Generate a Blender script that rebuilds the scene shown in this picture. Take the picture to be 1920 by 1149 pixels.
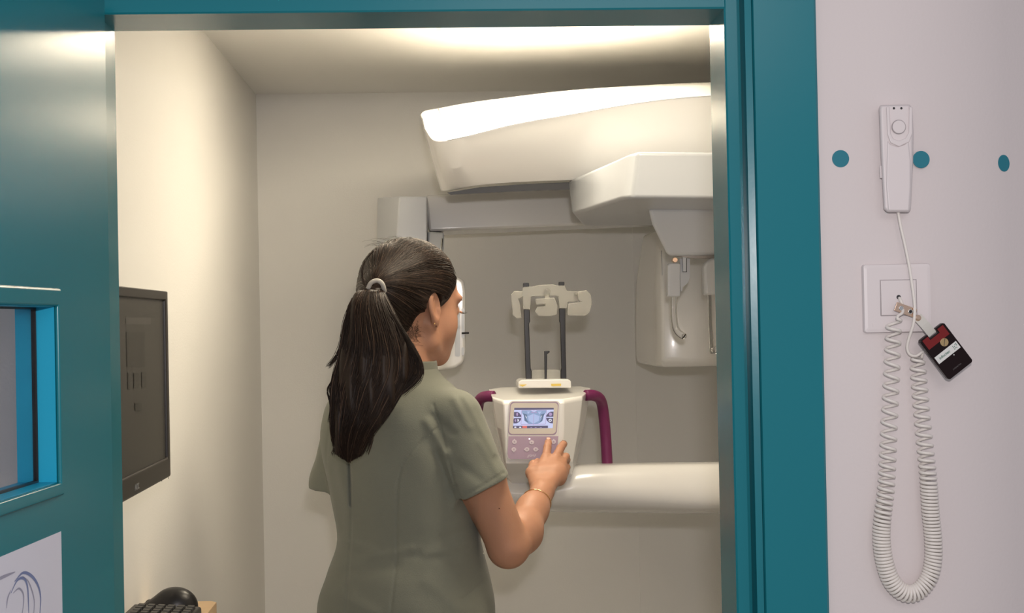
import bpy, bmesh, math, random
import numpy as np
from mathutils import Vector, Matrix

for o in list(bpy.data.objects):
    bpy.data.objects.remove(o, do_unlink=True)
S = bpy.context.scene
COL = S.collection
random.seed(7)
RNG = np.random.default_rng(7)

# ------------------------------------------------------------------ camera
FPX = 2600.0
EYE = np.array([0.0, 0.0, 1.58])
yaw = math.atan(122.0 / FPX); pit = math.atan(28.5 / FPX); rho = 0.0200
fw = np.array([math.sin(yaw) * math.cos(pit), math.cos(yaw) * math.cos(pit), math.sin(pit)])
r0 = np.array([math.cos(yaw), -math.sin(yaw), 0.0])
u0 = np.cross(r0, fw)
CR = math.cos(rho) * r0 - math.sin(rho) * u0
CU = math.cos(rho) * u0 + math.sin(rho) * r0
cam_d = bpy.data.cameras.new('camera'); cam = bpy.data.objects.new('camera', cam_d); COL.objects.link(cam)
cam_d.sensor_width = 36.0; cam_d.sensor_fit = 'HORIZONTAL'; cam_d.lens = FPX / 1920 * 36
cam_d.clip_start = 0.05
M = Matrix(((CR[0], CU[0], -fw[0], EYE[0]), (CR[1], CU[1], -fw[1], EYE[1]), (CR[2], CU[2], -fw[2], EYE[2]), (0, 0, 0, 1)))
cam.matrix_world = M
S.camera = cam

# ------------------------------------------------------------------ light
w = bpy.data.worlds.new('world'); S.world = w; w.use_nodes = True
w.node_tree.nodes['Background'].inputs[0].default_value = (0.80, 0.80, 0.86, 1)
w.node_tree.nodes['Background'].inputs[1].default_value = 0.42
S.view_settings.view_transform = 'Standard'; S.view_settings.look = 'None'
S.view_settings.exposure = 0.0; S.view_settings.gamma = 1.0; S.view_settings.use_curve_mapping = False

def area(name, loc, target, sx, sy, power, color, shape='RECTANGLE', spread=180):
    d = bpy.data.lights.new(name, 'AREA'); d.shape = shape; d.size = sx; d.size_y = sy
    d.energy = power; d.color = color; d.spread = math.radians(spread)
    o = bpy.data.objects.new(name, d); COL.objects.link(o); o.location = loc
    o.rotation_euler = (Vector(target) - Vector(loc)).to_track_quat('-Z', 'Y').to_euler()
    return o
WARM = (1.0, 0.87, 0.66)
area('flash_light', (0.03, -0.02, 1.72), (0.12, 3.0, 1.55), 0.06, 0.04, 13.0, (1.0, 0.93, 0.92))
area('corridor_lamp', (0.5, -0.6, 2.5), (0.5, 1.2, 1.2), 1.0, 0.5, 5.0, (1.0, 0.90, 0.88))
area('room_lamp_rear', (0.22, 3.20, 2.262), (0.22, 3.20, 0), 0.44, 0.10, 7.0, WARM)
area('room_fill_front', (0.34, 2.45, 2.262), (0.34, 2.45, 0), 0.24, 0.24, 7.0, WARM)  # added fill inside the doorway, for general brightness of the room
area('room_lamp_left', (0.06, 3.06, 2.262), (0.06, 3.06, 0), 0.20, 0.16, 3.6, WARM)

# ------------------------------------------------------------------ helpers
def W(px, py, Y):
    """point of the place seen at a spot of the photograph, at distance Y from the camera's wall"""
    d = fw * FPX + CR * (px - 960.0) + CU * (574.5 - py)
    return EYE + d * (Y / d[1])
def PIX(P):
    q = P - EYE.astype(P.dtype); z = q @ fw.astype(P.dtype)
    return 960 + FPX * (q @ CR.astype(P.dtype)) / z, 574.5 - FPX * (q @ CU.astype(P.dtype)) / z

MATS = {}
def mat(name, col, rough=0.5, metal=0.0, noise=0.0, scale=20.0, bump=0.0, emit=None, es=0.0, coat=0.0, sss=0.0,
        trans=0.0, ior=1.45, spec=0.5, alpha=1.0, sheen=0.0, bscale=None, stretch=None):
    m = bpy.data.materials.new(name); m.use_nodes = True
    nt = m.node_tree; b = nt.nodes['Principled BSDF']; L = nt.links
    b.inputs['Base Color'].default_value = (*col, 1); b.inputs['Roughness'].default_value = rough
    b.inputs['Metallic'].default_value = metal; b.inputs['IOR'].default_value = ior
    b.inputs['Specular IOR Level'].default_value = spec
    b.inputs['Coat Weight'].default_value = coat; b.inputs['Coat Roughness'].default_value = 0.06
    b.inputs['Transmission Weight'].default_value = trans
    b.inputs['Sheen Weight'].default_value = sheen
    if sss: 
        b.inputs['Subsurface Weight'].default_value = sss; b.inputs['Subsurface Radius'].default_value = (1.0, 0.35, 0.2)
        b.inputs['Subsurface Scale'].default_value = 0.008
    if emit: b.inputs['Emission Color'].default_value = (*emit, 1); b.inputs['Emission Strength'].default_value = es
    if noise or bump:
        tc = nt.nodes.new('ShaderNodeTexCoord'); mp = nt.nodes.new('ShaderNodeMapping'); L.new(tc.outputs['Object'], mp.inputs[0])
        if stretch: mp.inputs['Scale'].default_value = stretch
    if noise:
        n = nt.nodes.new('ShaderNodeTexNoise'); n.inputs['Scale'].default_value = scale; n.inputs['Detail'].default_value = 4
        L.new(mp.outputs[0], n.inputs['Vector'])
        mx = nt.nodes.new('ShaderNodeMix'); mx.data_type = 'RGBA'
        mx.inputs[6].default_value = (*[max(0, c * (1 - noise)) for c in col], 1); mx.inputs[7].default_value = (*[min(1, c * (1 + noise)) for c in col], 1)
        L.new(n.outputs['Fac'], mx.inputs[0]); L.new(mx.outputs[2], b.inputs['Base Color'])
    if bump:
        n2 = nt.nodes.new('ShaderNodeTexNoise'); n2.inputs['Scale'].default_value = bscale or scale * 4; n2.inputs['Detail'].default_value = 3
        L.new(mp.outputs[0], n2.inputs['Vector'])
        bp = nt.nodes.new('ShaderNodeBump'); bp.inputs['Strength'].default_value = bump; bp.inputs['Distance'].default_value = 0.002
        L.new(n2.outputs['Fac'], bp.inputs['Height']); L.new(bp.outputs[0], b.inputs['Normal'])
    MATS[name] = m
    return m

def link(name, me, m=None, parent=None, smooth=False):
    o = bpy.data.objects.new(name, me); COL.objects.link(o)
    for k in (m if isinstance(m, (list, tuple)) else [m]):
        if k is not None: me.materials.append(k)
    if smooth:
        me.polygons.foreach_set('use_smooth', [True] * len(me.polygons))
    if parent is not None: o.parent = parent; o.matrix_parent_inverse = parent.matrix_world.inverted()
    return o
def empty(name, loc, label, cat, group=None):
    o = bpy.data.objects.new(name, None); COL.objects.link(o); o.location = loc
    o.empty_display_size = 0.05
    o.matrix_world = Matrix.Translation(Vector(loc))
    tag(o, label, cat, group); return o
def tag(o, label=None, cat=None, group=None, kind=None):
    if label: o['label'] = label
    if cat: o['category'] = cat
    if group: o['group'] = group
    if kind: o['kind'] = kind
    return o
def bevel(o, wd, seg=3, ang=30):
    b = o.modifiers.new('bevel', 'BEVEL'); b.width = wd; b.segments = seg; b.limit_method = 'ANGLE'; b.angle_limit = math.radians(ang)
    b.harden_normals = False
    o.data.polygons.foreach_set('use_smooth', [True] * len(o.data.polygons))
    wn = o.modifiers.new('wn', 'WEIGHTED_NORMAL'); wn.keep_sharp = False; wn.weight = 90
    return o
def mesh_from(verts, faces):
    me = bpy.data.meshes.new('mesh'); me.from_pydata([tuple(map(float, v)) for v in verts], [], [tuple(f) for f in faces]); me.update()
    bm = bmesh.new(); bm.from_mesh(me); bmesh.ops.recalc_face_normals(bm, faces=bm.faces); bm.to_mesh(me); bm.free()
    return me
def box(name, a, b, m, parent=None, bv=0.0, seg=3):
    (x0, y0, z0), (x1, y1, z1) = a, b
    v = [(x, y, z) for x in (x0, x1) for y in (y0, y1) for z in (z0, z1)]
    f = [(0, 1, 3, 2), (4, 6, 7, 5), (0, 4, 5, 1), (2, 3, 7, 6), (0, 2, 6, 4), (1, 5, 7, 3)]
    o = link(name, mesh_from(v, f), m, parent)
    if bv: bevel(o, bv, seg)
    return o
def loft(name, rings, m, parent=None, bv=0.0, seg=3, cap=True, smooth=False, ang=30):
    n = len(rings[0]); v = [p for r in rings for p in r]; f = []
    for k in range(len(rings) - 1):
        for i in range(n):
            j = (i + 1) % n
            f.append((k * n + i, k * n + j, (k + 1) * n + j, (k + 1) * n + i))
    if cap:
        f.append(tuple(range(n))); f.append(tuple((len(rings) - 1) * n + i for i in range(n)))
    o = link(name, mesh_from(v, f), m, parent, smooth)
    if bv: bevel(o, bv, seg, ang)
    return o
def prism(name, pts, Y0, Y1, m, parent=None, bv=0.0, seg=3, ang=30, smooth=False):
    """outline measured on the photograph at distance Y0, given its real thickness straight back to Y1"""
    a = [W(x, y, Y0) for x, y in pts]; b = [(p[0], Y1, p[2]) for p in a]
    return loft(name, [a, b], m, parent, bv, seg, ang=ang, smooth=smooth)
def tube_pts(path, rad, n=10):
    P = np.array(path, float); k = len(P); R = np.full(k, rad) if np.isscalar(rad) else np.array(rad)
    T = np.gradient(P, axis=0); T /= np.linalg.norm(T, axis=1)[:, None] + 1e-12
    up = np.array([0, 0, 1.0]) if abs(T[0][2]) < 0.9 else np.array([1.0, 0, 0])
    N = np.cross(T[0], up); N /= np.linalg.norm(N); rings = []
    for i in range(k):
        N = N - T[i] * np.dot(N, T[i]); N /= np.linalg.norm(N); B = np.cross(T[i], N)
        a = np.linspace(0, 2 * math.pi, n, endpoint=False)
        rings.append(P[i] + R[i] * (np.cos(a)[:, None] * N + np.sin(a)[:, None] * B))
    return rings
def tube(name, path, rad, m, parent=None, n=10):
    return loft(name, tube_pts(path, rad, n), m, parent, smooth=True)
def spline(pts, n=8):
    P = np.array(pts, float); Q = np.vstack([2 * P[0] - P[1], P, 2 * P[-1] - P[-2]]); out = []
    for i in range(1, len(Q) - 2):
        for t in np.linspace(0, 1, n, endpoint=False):
            a, b, c, d = Q[i - 1], Q[i], Q[i + 1], Q[i + 2]
            out.append(0.5 * (2 * b + (c - a) * t + (2 * a - 5 * b + 4 * c - d) * t * t + (3 * b - a - 3 * c + d) * t ** 3))
    out.append(P[-1]); return np.array(out)
def disc(name, c, ax, ay, nrm, rx, ry, th, m, parent=None, n=40, bv=0.0, dome=0.0):
    c = np.array(c, float); a = np.linspace(0, 2 * math.pi, n, endpoint=False)
    e = np.array([np.cos(t) * rx * ax + np.sin(t) * ry * ay for t in a])
    rings = [c + e, c + e * 0.995 + nrm * th * 0.8, c + e * 0.94 + nrm * th, c + e * 0.5 + nrm * (th + dome)]
    return loft(name, rings, m, parent, smooth=False)
def rrect(w_, h_, r, n=6):
    out = []
    for cx, cy, a0 in ((w_ / 2 - r, h_ / 2 - r, 0), (-w_ / 2 + r, h_ / 2 - r, 90), (-w_ / 2 + r, -h_ / 2 + r, 180), (w_ / 2 - r, -h_ / 2 + r, 270)):
        for k in range(n + 1):
            a = math.radians(a0 + 90 * k / n); out.append((cx + r * math.cos(a), cy + r * math.sin(a)))
    return out
def plate(name, c, ax, ay, pts, th, m, parent=None, bv=0.0, seg=3):
    """flat outline pts (2D, metres) on axes ax, ay at c, thickness th along the outward normal"""
    c = np.array(c, float); nn = np.cross(ax, ay)
    a = [c + x * ax + y * ay for x, y in pts]; b = [p + nn * th for p in a]
    return loft(name, [a, b], m, parent, bv, seg)
def text(name, s, c, ax, ay, size, m, parent=None, shear=0.0, th=0.0002, align='CENTER'):
    cu = bpy.data.curves.new('t', 'FONT'); cu.body = s; cu.size = size; cu.extrude = th; cu.align_x = align; cu.align_y = 'CENTER'; cu.shear = shear
    o = bpy.data.objects.new('t', cu); COL.objects.link(o); bpy.context.view_layer.update()
    me = bpy.data.meshes.new_from_object(o.evaluated_get(bpy.context.evaluated_depsgraph_get()))
    bpy.data.objects.remove(o, do_unlink=True)
    nn = np.cross(ax, ay)
    T = Matrix(((ax[0], ay[0], nn[0], c[0]), (ax[1], ay[1], nn[1], c[1]), (ax[2], ay[2], nn[2], c[2]), (0, 0, 0, 1)))
    me.transform(T); me.materials.clear()
    return link(name, me, m, parent)
def patches(name, items, c, ax, ay, mats, parent=None, lift=0.0001):
    """thin printed marks: items = (2D outline, material index); each lies a hair above the last"""
    nn = np.cross(ax, ay); v = []; f = []; mi = []
    for k, (pts, idx) in enumerate(items):
        b = len(v); v += [np.array(c) + x * ax + y * ay + nn * lift * (1 + k * 0.25) for x, y in pts]
        f.append(tuple(range(b, b + len(pts)))); mi.append(idx)
    me = bpy.data.meshes.new('mesh'); me.from_pydata([tuple(map(float, p)) for p in v], [], f); me.update()
    o = link(name, me, mats, parent); me.polygons.foreach_set('material_index', mi); return o
def circ(cx, cy, r, n=20, ry=None):
    return [(cx + r * math.cos(2 * math.pi * k / n), cy + (ry or r) * math.sin(2 * math.pi * k / n)) for k in range(n)]
def rect(x0, y0, x1, y1): return [(x0, y0), (x1, y0), (x1, y1), (x0, y1)]
AX = np.array([1.0, 0, 0]); AZ = np.array([0, 0, 1.0]); AY = np.array([0, 1.0, 0])

# ------------------------------------------------------------------ signed distance modelling
def n3(a): a = np.array(a, float); return a / np.linalg.norm(a)
def cap(P, a, b, ra, rb):
    a = np.array(a, np.float32); b = np.array(b, np.float32); d = b - a
    t = np.clip(((P - a) @ d) / (d @ d), 0, 1)
    return np.linalg.norm(P - a - t[:, None] * d, axis=1) - (ra + (rb - ra) * t)
def ell(P, c, r, R=None):
    q = P - np.array(c, np.float32)
    if R is not None: q = q @ np.array(R, np.float32).T
    r = np.array(r, np.float32); k0 = np.linalg.norm(q / r, axis=1); k1 = np.linalg.norm(q / (r * r), axis=1)
    return k0 * (k0 - 1) / (k1 + 1e-9)
def smin(a, b, k):
    h = np.clip(0.5 + 0.5 * (b - a) / k, 0, 1); return b + (a - b) * h - k * h * (1 - h)
def smax(a, b, k): return -smin(-a, -b, k)
def chain(P, pts, k=0.006):
    d = None
    for (a, ra), (b, rb) in zip(pts[:-1], pts[1:]):
        e = cap(P, a, b, ra, rb); d = e if d is None else smin(d, e, k)
    return d
def sdf_mesh(fn, lo, hi, h):
    lo = np.array(lo, np.float32); hi = np.array(hi, np.float32); B = 8
    nb = np.ceil((hi - lo) / (h * B)).astype(int); n = nb * B
    ci = np.stack(np.meshgrid(*[np.arange(k) for k in nb], indexing='ij'), -1).reshape(-1, 3)
    cen = (lo + (ci * B + (B - 1) / 2) * h).astype(np.float32)
    dc = fn(cen); act = np.abs(dc) < B * h * 1.6
    F = np.repeat(np.repeat(np.repeat(dc.reshape(nb), B, 0), B, 1), B, 2).astype(np.float32)
    off = np.stack(np.meshgrid(*[np.arange(B)] * 3, indexing='ij'), -1).reshape(-1, 3)
    idx = (ci[act][:, None, :] * B + off[None]).reshape(-1, 3)
    for s in range(0, len(idx), 600000):
        I = idx[s:s + 600000]; F[I[:, 0], I[:, 1], I[:, 2]] = fn((lo + I * h).astype(np.float32))
    ins = F < 0
    c = np.zeros(np.array(F.shape) - 1, np.int8)
    for dx in (0, 1):
        for dy in (0, 1):
            for dz in (0, 1):
                c += ins[dx:F.shape[0] - 1 + dx, dy:F.shape[1] - 1 + dy, dz:F.shape[2] - 1 + dz]
    cells = np.argwhere((c > 0) & (c < 8)); vid = -np.ones(c.shape, np.int32); vid[tuple(cells.T)] = np.arange(len(cells))
    acc = np.zeros((len(cells), 3)); cnt = np.zeros(len(cells))
    cor = [(0, 0, 0), (1, 0, 0), (0, 1, 0), (1, 1, 0), (0, 0, 1), (1, 0, 1), (0, 1, 1), (1, 1, 1)]
    val = [F[tuple((cells + q).T)] for q in cor]
    for i in range(8):
        for j in range(i + 1, 8):
            dd = np.array(cor[j]) - np.array(cor[i])
            if np.abs(dd).sum() != 1: continue
            a, b = val[i], val[j]; m = (a < 0) != (b < 0)
            t = np.where(m, a / np.where(m, a - b, 1), 0)
            acc += np.where(m[:, None], np.array(cor[i]) + t[:, None] * dd, 0); cnt += m
    V = lo + (cells + acc / cnt[:, None]) * h
    quads = []
    for ax in range(3):
        u, v = (ax + 1) % 3, (ax + 2) % 3
        s0 = [slice(None)] * 3; s1 = [slice(None)] * 3; s0[ax] = slice(0, -1); s1[ax] = slice(1, None)
        A, Bq = ins[tuple(s0)], ins[tuple(s1)]; E = np.argwhere(A != Bq)
        E = E[(E[:, u] > 0) & (E[:, v] > 0) & (E[:, u] < c.shape[u]) & (E[:, v] < c.shape[v])]
        fl = A[tuple(E.T)]
        q = []
        for (du, dv) in ((0, 0), (-1, 0), (-1, -1), (0, -1)):
            e = E.copy(); e[:, u] += du; e[:, v] += dv; q.append(vid[tuple(e.T)])
        q = np.stack(q, 1); q = np.where(fl[:, None], q, q[:, ::-1]); quads.append(q)
    Q = np.vstack(quads); Q = Q[(Q >= 0).all(1)]
    return V, Q
def np_mesh(V, Q):
    me = bpy.data.meshes.new('mesh'); k = Q.shape[1]
    me.vertices.add(len(V)); me.vertices.foreach_set('co', V.astype(np.float32).ravel())
    me.loops.add(Q.size); me.loops.foreach_set('vertex_index', Q.astype(np.int32).ravel())
    me.polygons.add(len(Q)); me.polygons.foreach_set('loop_start', np.arange(0, Q.size, k, dtype=np.int32))
    me.polygons.foreach_set('use_smooth', np.ones(len(Q), bool))
    me.update(calc_edges=True); me.validate(); return me
def strands_mesh(paths, rad, n=3):
    """paths (S,K,3), rad (K,) or (S,K): thin hairs in one mesh"""
    P = np.asarray(paths, float); Sn, K, _ = P.shape
    T = np.gradient(P, axis=1); T /= np.linalg.norm(T, axis=2)[..., None] + 1e-9
    N = np.cross(T, np.array([0.13, 0.95, 0.28])); N /= np.linalg.norm(N, axis=2)[..., None] + 1e-9; Bn = np.cross(T, N)
    R = np.broadcast_to(rad, (Sn, K))
    a = np.arange(n) * 2 * math.pi / n
    V = P[:, :, None, :] + R[:, :, None, None] * (np.cos(a)[None, None, :, None] * N[:, :, None] + np.sin(a)[None, None, :, None] * Bn[:, :, None])
    V = V.reshape(-1, 3); base = np.arange(Sn)[:, None, None] * K * n + np.arange(K - 1)[None, :, None] * n
    i = np.arange(n)[None, None, :]; j = (i + 1) % n
    Q = np.stack([base + i, base + j, base + n + j, base + n + i], -1).reshape(-1, 4)
    return V, Q
def join_vq(parts):
    off = 0; Vs = []; Qs = []
    for V, Q in parts: Vs.append(V); Qs.append(Q + off); off += len(V)
    return np.vstack(Vs), np.vstack(Qs)

# ------------------------------------------------------------------ materials
m_wall = mat('paint_warm_white', (0.83, 0.82, 0.79), 0.75, noise=0.02, scale=3, bump=0.15, bscale=250)
m_ceil = mat('ceiling_paint', (0.88, 0.87, 0.84), 0.8, noise=0.01, scale=3)
m_cor = mat('paint_corridor', (0.70, 0.64, 0.635), 0.6, noise=0.02, scale=3, bump=0.12, bscale=250)
m_teal = mat('teal_lacquer', (0.010, 0.18, 0.225), 0.24, noise=0.04, scale=2.0, spec=0.4, bump=0.03, bscale=60)
m_tealm = mat('teal_lacquer_matte', (0.010, 0.20, 0.285), 0.38, noise=0.04, scale=4.0, bump=0.1, bscale=120)
m_dot = mat('dot_vinyl', (0.012, 0.185, 0.25), 0.5)
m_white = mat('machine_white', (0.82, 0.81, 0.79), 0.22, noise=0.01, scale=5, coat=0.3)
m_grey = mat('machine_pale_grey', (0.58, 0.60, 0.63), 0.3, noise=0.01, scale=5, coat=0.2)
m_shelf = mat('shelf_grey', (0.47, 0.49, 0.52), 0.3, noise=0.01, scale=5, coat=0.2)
m_dark = mat('dark_gap', (0.03, 0.03, 0.033), 0.35)
m_blackp = mat('black_plastic', (0.012, 0.011, 0.012), 0.35, bump=0.05, bscale=400, noise=0.05)
m_purple = mat('plum_handle', (0.16, 0.018, 0.085), 0.42, noise=0.04, scale=30)
m_lil = mat('lilac_keypad', (0.49, 0.37, 0.49), 0.45)
m_lilf = mat('lilac_line', (0.40, 0.30, 0.42), 0.5)
m_but = mat('button_pale', (0.78, 0.70, 0.77), 0.4)
m_glassy = mat('clear_plastic', (1, 1, 1), 0.03, trans=1.0, ior=1.3)
m_frost = mat('milky_plastic', (0.80, 0.79, 0.74), 0.22, trans=0.72, ior=1.15)
m_pane = mat('window_glass', (0.95, 0.98, 1.0), 0.01, trans=1.0, ior=1.05)
m_chrome = mat('chrome', (0.8, 0.8, 0.8), 0.12, metal=1.0)
m_copper = mat('copper_clip', (0.85, 0.62, 0.47), 0.25, metal=1.0)
m_gold = mat('gold', (0.9, 0.6, 0.3), 0.2, metal=1.0)
m_swht = mat('switch_plastic', (0.74, 0.68, 0.68), 0.35, noise=0.01)
m_cord = mat('cord_plastic', (0.80, 0.75, 0.70), 0.4)
m_yel = mat('yellow_sticker', (0.75, 0.55, 0.12), 0.5)
m_groove = mat('groove_grey', (0.36, 0.33, 0.34), 0.6)
m_wood = mat('light_oak', (0.55, 0.38, 0.22), 0.5, noise=0.2, scale=8, stretch=(1, 12, 1))
m_floor = mat('floor_vinyl', (0.55, 0.52, 0.47), 0.45, noise=0.1, scale=6)
m_skin = mat('skin', (0.45, 0.23, 0.145), 0.48, noise=0.10, scale=14, bump=0.12, bscale=350, sss=0.12, spec=0.35)
m_hair = mat('dark_brown_hair', (0.020, 0.0115, 0.008), 0.5, noise=0.35, scale=40, spec=0.32)
m_hair2 = mat('brown_hair_light', (0.085, 0.048, 0.030), 0.42, noise=0.3, scale=40, spec=0.5)
m_tunic = mat('sage_cotton', (0.18, 0.186, 0.148), 0.85, noise=0.05, scale=6, bump=0.25, bscale=500, sheen=0.15)
m_paper = mat('paper', (0.62, 0.62, 0.72), 0.75, noise=0.02, scale=10)
m_ink = mat('blue_ink', (0.16, 0.20, 0.38), 0.6)
m_ink2 = mat('grey_ink', (0.30, 0.30, 0.40), 0.6)
m_lamp = mat('lamp_diffuser', (0.9, 0.9, 0.9), 0.5, emit=WARM, es=4.0)
# ================================================================== the setting
D = 1.66; ZC = 2.28; YB = 4.20; XL = -0.562; XR = 1.30
def struct(o, label=None): o['kind'] = 'structure'; 
def sbox(name, a, b, m, bv=0.0):
    o = box(name, a, b, m, None, bv); o['kind'] = 'structure'; return o
sbox('floor', (-2.6, -2.0, -0.05), (2.4, 4.4, 0.0), m_floor)
sbox('ceiling', (XL - 0.1, 1.72, ZC), (XR + 0.1, YB + 0.1, ZC + 0.1), m_ceil)
sbox('wall_back', (XL - 0.1, YB, 0), (XR + 0.1, YB + 0.1, ZC), m_wall)
sbox('trim_6', (0.569, YB - 0.004, 0), (XR, YB + 0.01, ZC), m_wall)
sbox('wall_left', (XL - 0.1, D + 0.10, 0), (XL, YB, ZC), m_wall)
sbox('wall_right', (XR, D + 0.30, 0), (XR + 0.1, YB, ZC), m_wall)
# door opening (inner faces of the jambs)
XJ0, XJ1, ZH, DEP = -0.4115, 0.344, None, 0.105
ZH = 1.58 + 0.3760
# wall_front, left of the door frame, above it, right of it with the rounded corner
CAS = 0.10
xl_c = W(52, 700, D)[0]; xr_c = W(1532, 300, D)[0]
sbox('wall_front_left', (-2.2, D, 0), (xl_c + 0.01, D + 0.10, 2.6), m_cor)
sbox('wall_front_above', (xl_c + 0.01, D, ZH + 0.12), (xr_c - 0.005, D + 0.10, 2.6), m_cor)
prof = [(xr_c - 0.005, D + 0.12), (xr_c - 0.005, D), (0.53, D)]
for k in range(1, 13):
    a = math.radians(30 * k / 12); prof.append((0.53 + 0.35 * math.sin(a), D + 0.35 * (1 - math.cos(a))))
ex, ey = prof[-1]; prof += [(ex + 0.9 * math.cos(math.radians(30)), ey + 0.9 * 0.5)]
prof += [(prof[-1][0], prof[-1][1] + 0.12), (0.53, D + 0.12)]
wf = loft('wall_front_right', [[(x, y, 0) for x, y in prof], [(x, y, 2.6) for x, y in prof]], m_cor); wf['kind'] = 'structure'
bevel(wf, 0.0001, 1); 
# frame profile on the right: reveal, stop face, rebate groove, bead, flat casing
def frame_side(name, sgn, xin, xout, xg0, xg1, xb, m):
    """vertical post with the stepped profile; sgn -1 mirrors it for the left side"""
    p = [(xin, D + DEP), (xin, D + 0.012), (xin + sgn * 0.002, D + 0.010), (xg0, D + 0.010), (xg0, D + 0.024), (xg1, D + 0.024), (xg1, D - 0.004), (xb, D - 0.006), (xb, D - 0.002),
         (xb + sgn * 0.0015, D - 0.012), (xout - sgn * 0.003, D - 0.012), (xout, D - 0.009), (xout, D + DEP)]
    o = loft(name, [[(x, y, 0) for x, y in p], [(x, y, ZH + 0.115) for x, y in p]], m); o['kind'] = 'structure'; return o
frame_side('trim_1', 1, XJ1, xr_c, W(1397, 600, D)[0], W(1407, 600, D)[0], W(1419, 600, D)[0], m_teal)
frame_side('trim_2', -1, XJ0, xl_c, XJ0 - 0.013, XJ0 - 0.021, XJ0 - 0.029, m_teal)
p = [(D + DEP, ZH), (D + 0.012, ZH), (D + 0.010, ZH + 0.002), (D + 0.010, ZH + 0.020), (D + 0.024, ZH + 0.020), (D + 0.024, ZH + 0.028), (D - 0.004, ZH + 0.028),
     (D - 0.006, ZH + 0.034), (D - 0.012, ZH + 0.036), (D - 0.012, ZH + 0.117), (D + DEP, ZH + 0.117)]
hd = loft('trim_3', [[(XJ0 - 0.0005, y, z) for y, z in p], [(XJ1 + 0.0005, y, z) for y, z in p]], m_teal); hd['kind'] = 'structure'
# upper casing ends
for nm, xa, xb_ in (('trim_4', xl_c, XJ0 - 0.012), ('trim_5', XJ1 + 0.012, xr_c)):
    sbox(nm, (xa, D - 0.012, ZH + 0.115), (xb_, D + DEP, ZH + 0.1172), m_teal)
# recessed ceiling lamps of the small room (outside the frame, they light it; the doorway one is an added fill)
for (x, y, a, b_, lb) in ((0.22, 3.20, 0.44, 0.10, 'long recessed ceiling lamp above the x-ray machine'), (0.34, 2.45, 0.24, 0.24, 'added square fill lamp in the ceiling just inside the doorway'),
                          (0.06, 3.06, 0.20, 0.16, 'small recessed ceiling lamp nearest the left wall')):
    e = empty('ceiling_lamp', (x, y, ZC), lb, 'ceiling lamp')
    fr = [(x + s * (a / 2 + 0.012), y + t * (b_ / 2 + 0.012)) for s, t in ((-1, -1), (1, -1), (1, 1), (-1, 1))]
    fi = [(x + s * (a / 2), y + t * (b_ / 2)) for s, t in ((-1, -1), (1, -1), (1, 1), (-1, 1))]
    loft('lamp_frame', [[(u, v, ZC) for u, v in fi], [(u, v, ZC - 0.012) for u, v in fi], [(u, v, ZC - 0.012) for u, v in fr], [(u, v, ZC) for u, v in fr]], m_white, e, cap=False)
    box('lamp_diffuser', (x - a / 2, y - b_ / 2, ZC - 0.006), (x + a / 2, y + b_ / 2, ZC), m_lamp, e)

# ------------------------------------------------------------------ open door leaf on the left
# hinge edge just inside the frame, leaf swings out into the corridor
HX = W(206, 600, D - 0.012)[0]; HY = D - 0.012
th = math.atan2((1052 - 838) / FPX, 1.0)
la = np.array([-math.sin(th), -math.cos(th), 0.0])        # along the leaf towards the camera
ln = np.array([math.cos(th), -math.sin(th), 0.0])         # leaf's face normal (towards the opening)
LT = 0.042
def LP(s, z, d=0.0): return np.array([HX, HY, 0.0]) + la * s + ln * d + AZ * z
def leaf_at(px, py):
    """where the sight line through a spot meets the leaf's face: (distance from hinge, height)"""
    d = fw * FPX + CR * (px - 960.0) + CU * (574.5 - py); o = EYE - np.array([HX, HY, 0])
    t = -(o @ ln) / (d @ ln); q = o + d * t; return q @ la, q[2]
ws0, wz0 = leaf_at(107, 905); _, wz1 = leaf_at(103, 574)
ws1 = ws0 + 0.36; LW = 0.76; LH = ZH + 0.012
door = tag(bpy.data.objects.new('door_1', None), None, None, None, 'structure'); COL.objects.link(door); door.matrix_world = Matrix.Translation(Vector(LP(0, 0.01, -LT)))
v = []; f = []
def leaf_box(name, s0, s1, z0, z1, d0, d1, m, parent, bv=0.0):
    v = [LP(s, z, d) for s in (s0, s1) for d in (d0, d1) for z in (z0, z1)]
    o = link(name, mesh_from(v, [(0, 1, 3, 2), (4, 6, 7, 5), (0, 4, 5, 1), (2, 3, 7, 6), (0, 2, 6, 4), (1, 5, 7, 3)]), m, parent)
    if bv: bevel(o, bv)
    return o
def ring_mesh(name, o_, i_, d0, d1, m, parent, bv=0.0):
    """rectangular ring in the leaf's plane: outer and inner (s0, z0, s1, z1)"""
    R = lambda r, d: [LP(r[0], r[1], d), LP(r[2], r[1], d), LP(r[2], r[3], d), LP(r[0], r[3], d)]
    rings = [R(o_, d0), R(o_, d1), R(i_, d1), R(i_, d0)]
    v = [p for r in rings for p in r]; f = []
    for k in range(4):
        for i in range(4):
            j = (i + 1) % 4; k2 = (k + 1) % 4
            f.append((k * 4 + i, k * 4 + j, k2 * 4 + j, k2 * 4 + i))
    o = link(name, mesh_from(v, f), m, parent)
    if bv: bevel(o, bv)
    return o
ring_mesh('door_panel', (0, 0.01, LW, LH), (ws0, wz0, ws1, wz1), -LT, 0, m_teal, door, 0.0012)
leaf_box('door_edge_strip', -0.0008, 0.0, 0.012, LH - 0.002, -LT + 0.002, -0.002, m_tealm, door)
ms = 0.006
wf_ = ring_mesh('window_frame', (ws0 - 0.0085, wz0 - 0.0135, ws1 + 0.0085, wz1 + 0.0185), (ws0 + 0.0, wz0, ws1, wz1), 0.0, 0.005, m_teal, door, 0.0025)
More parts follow.
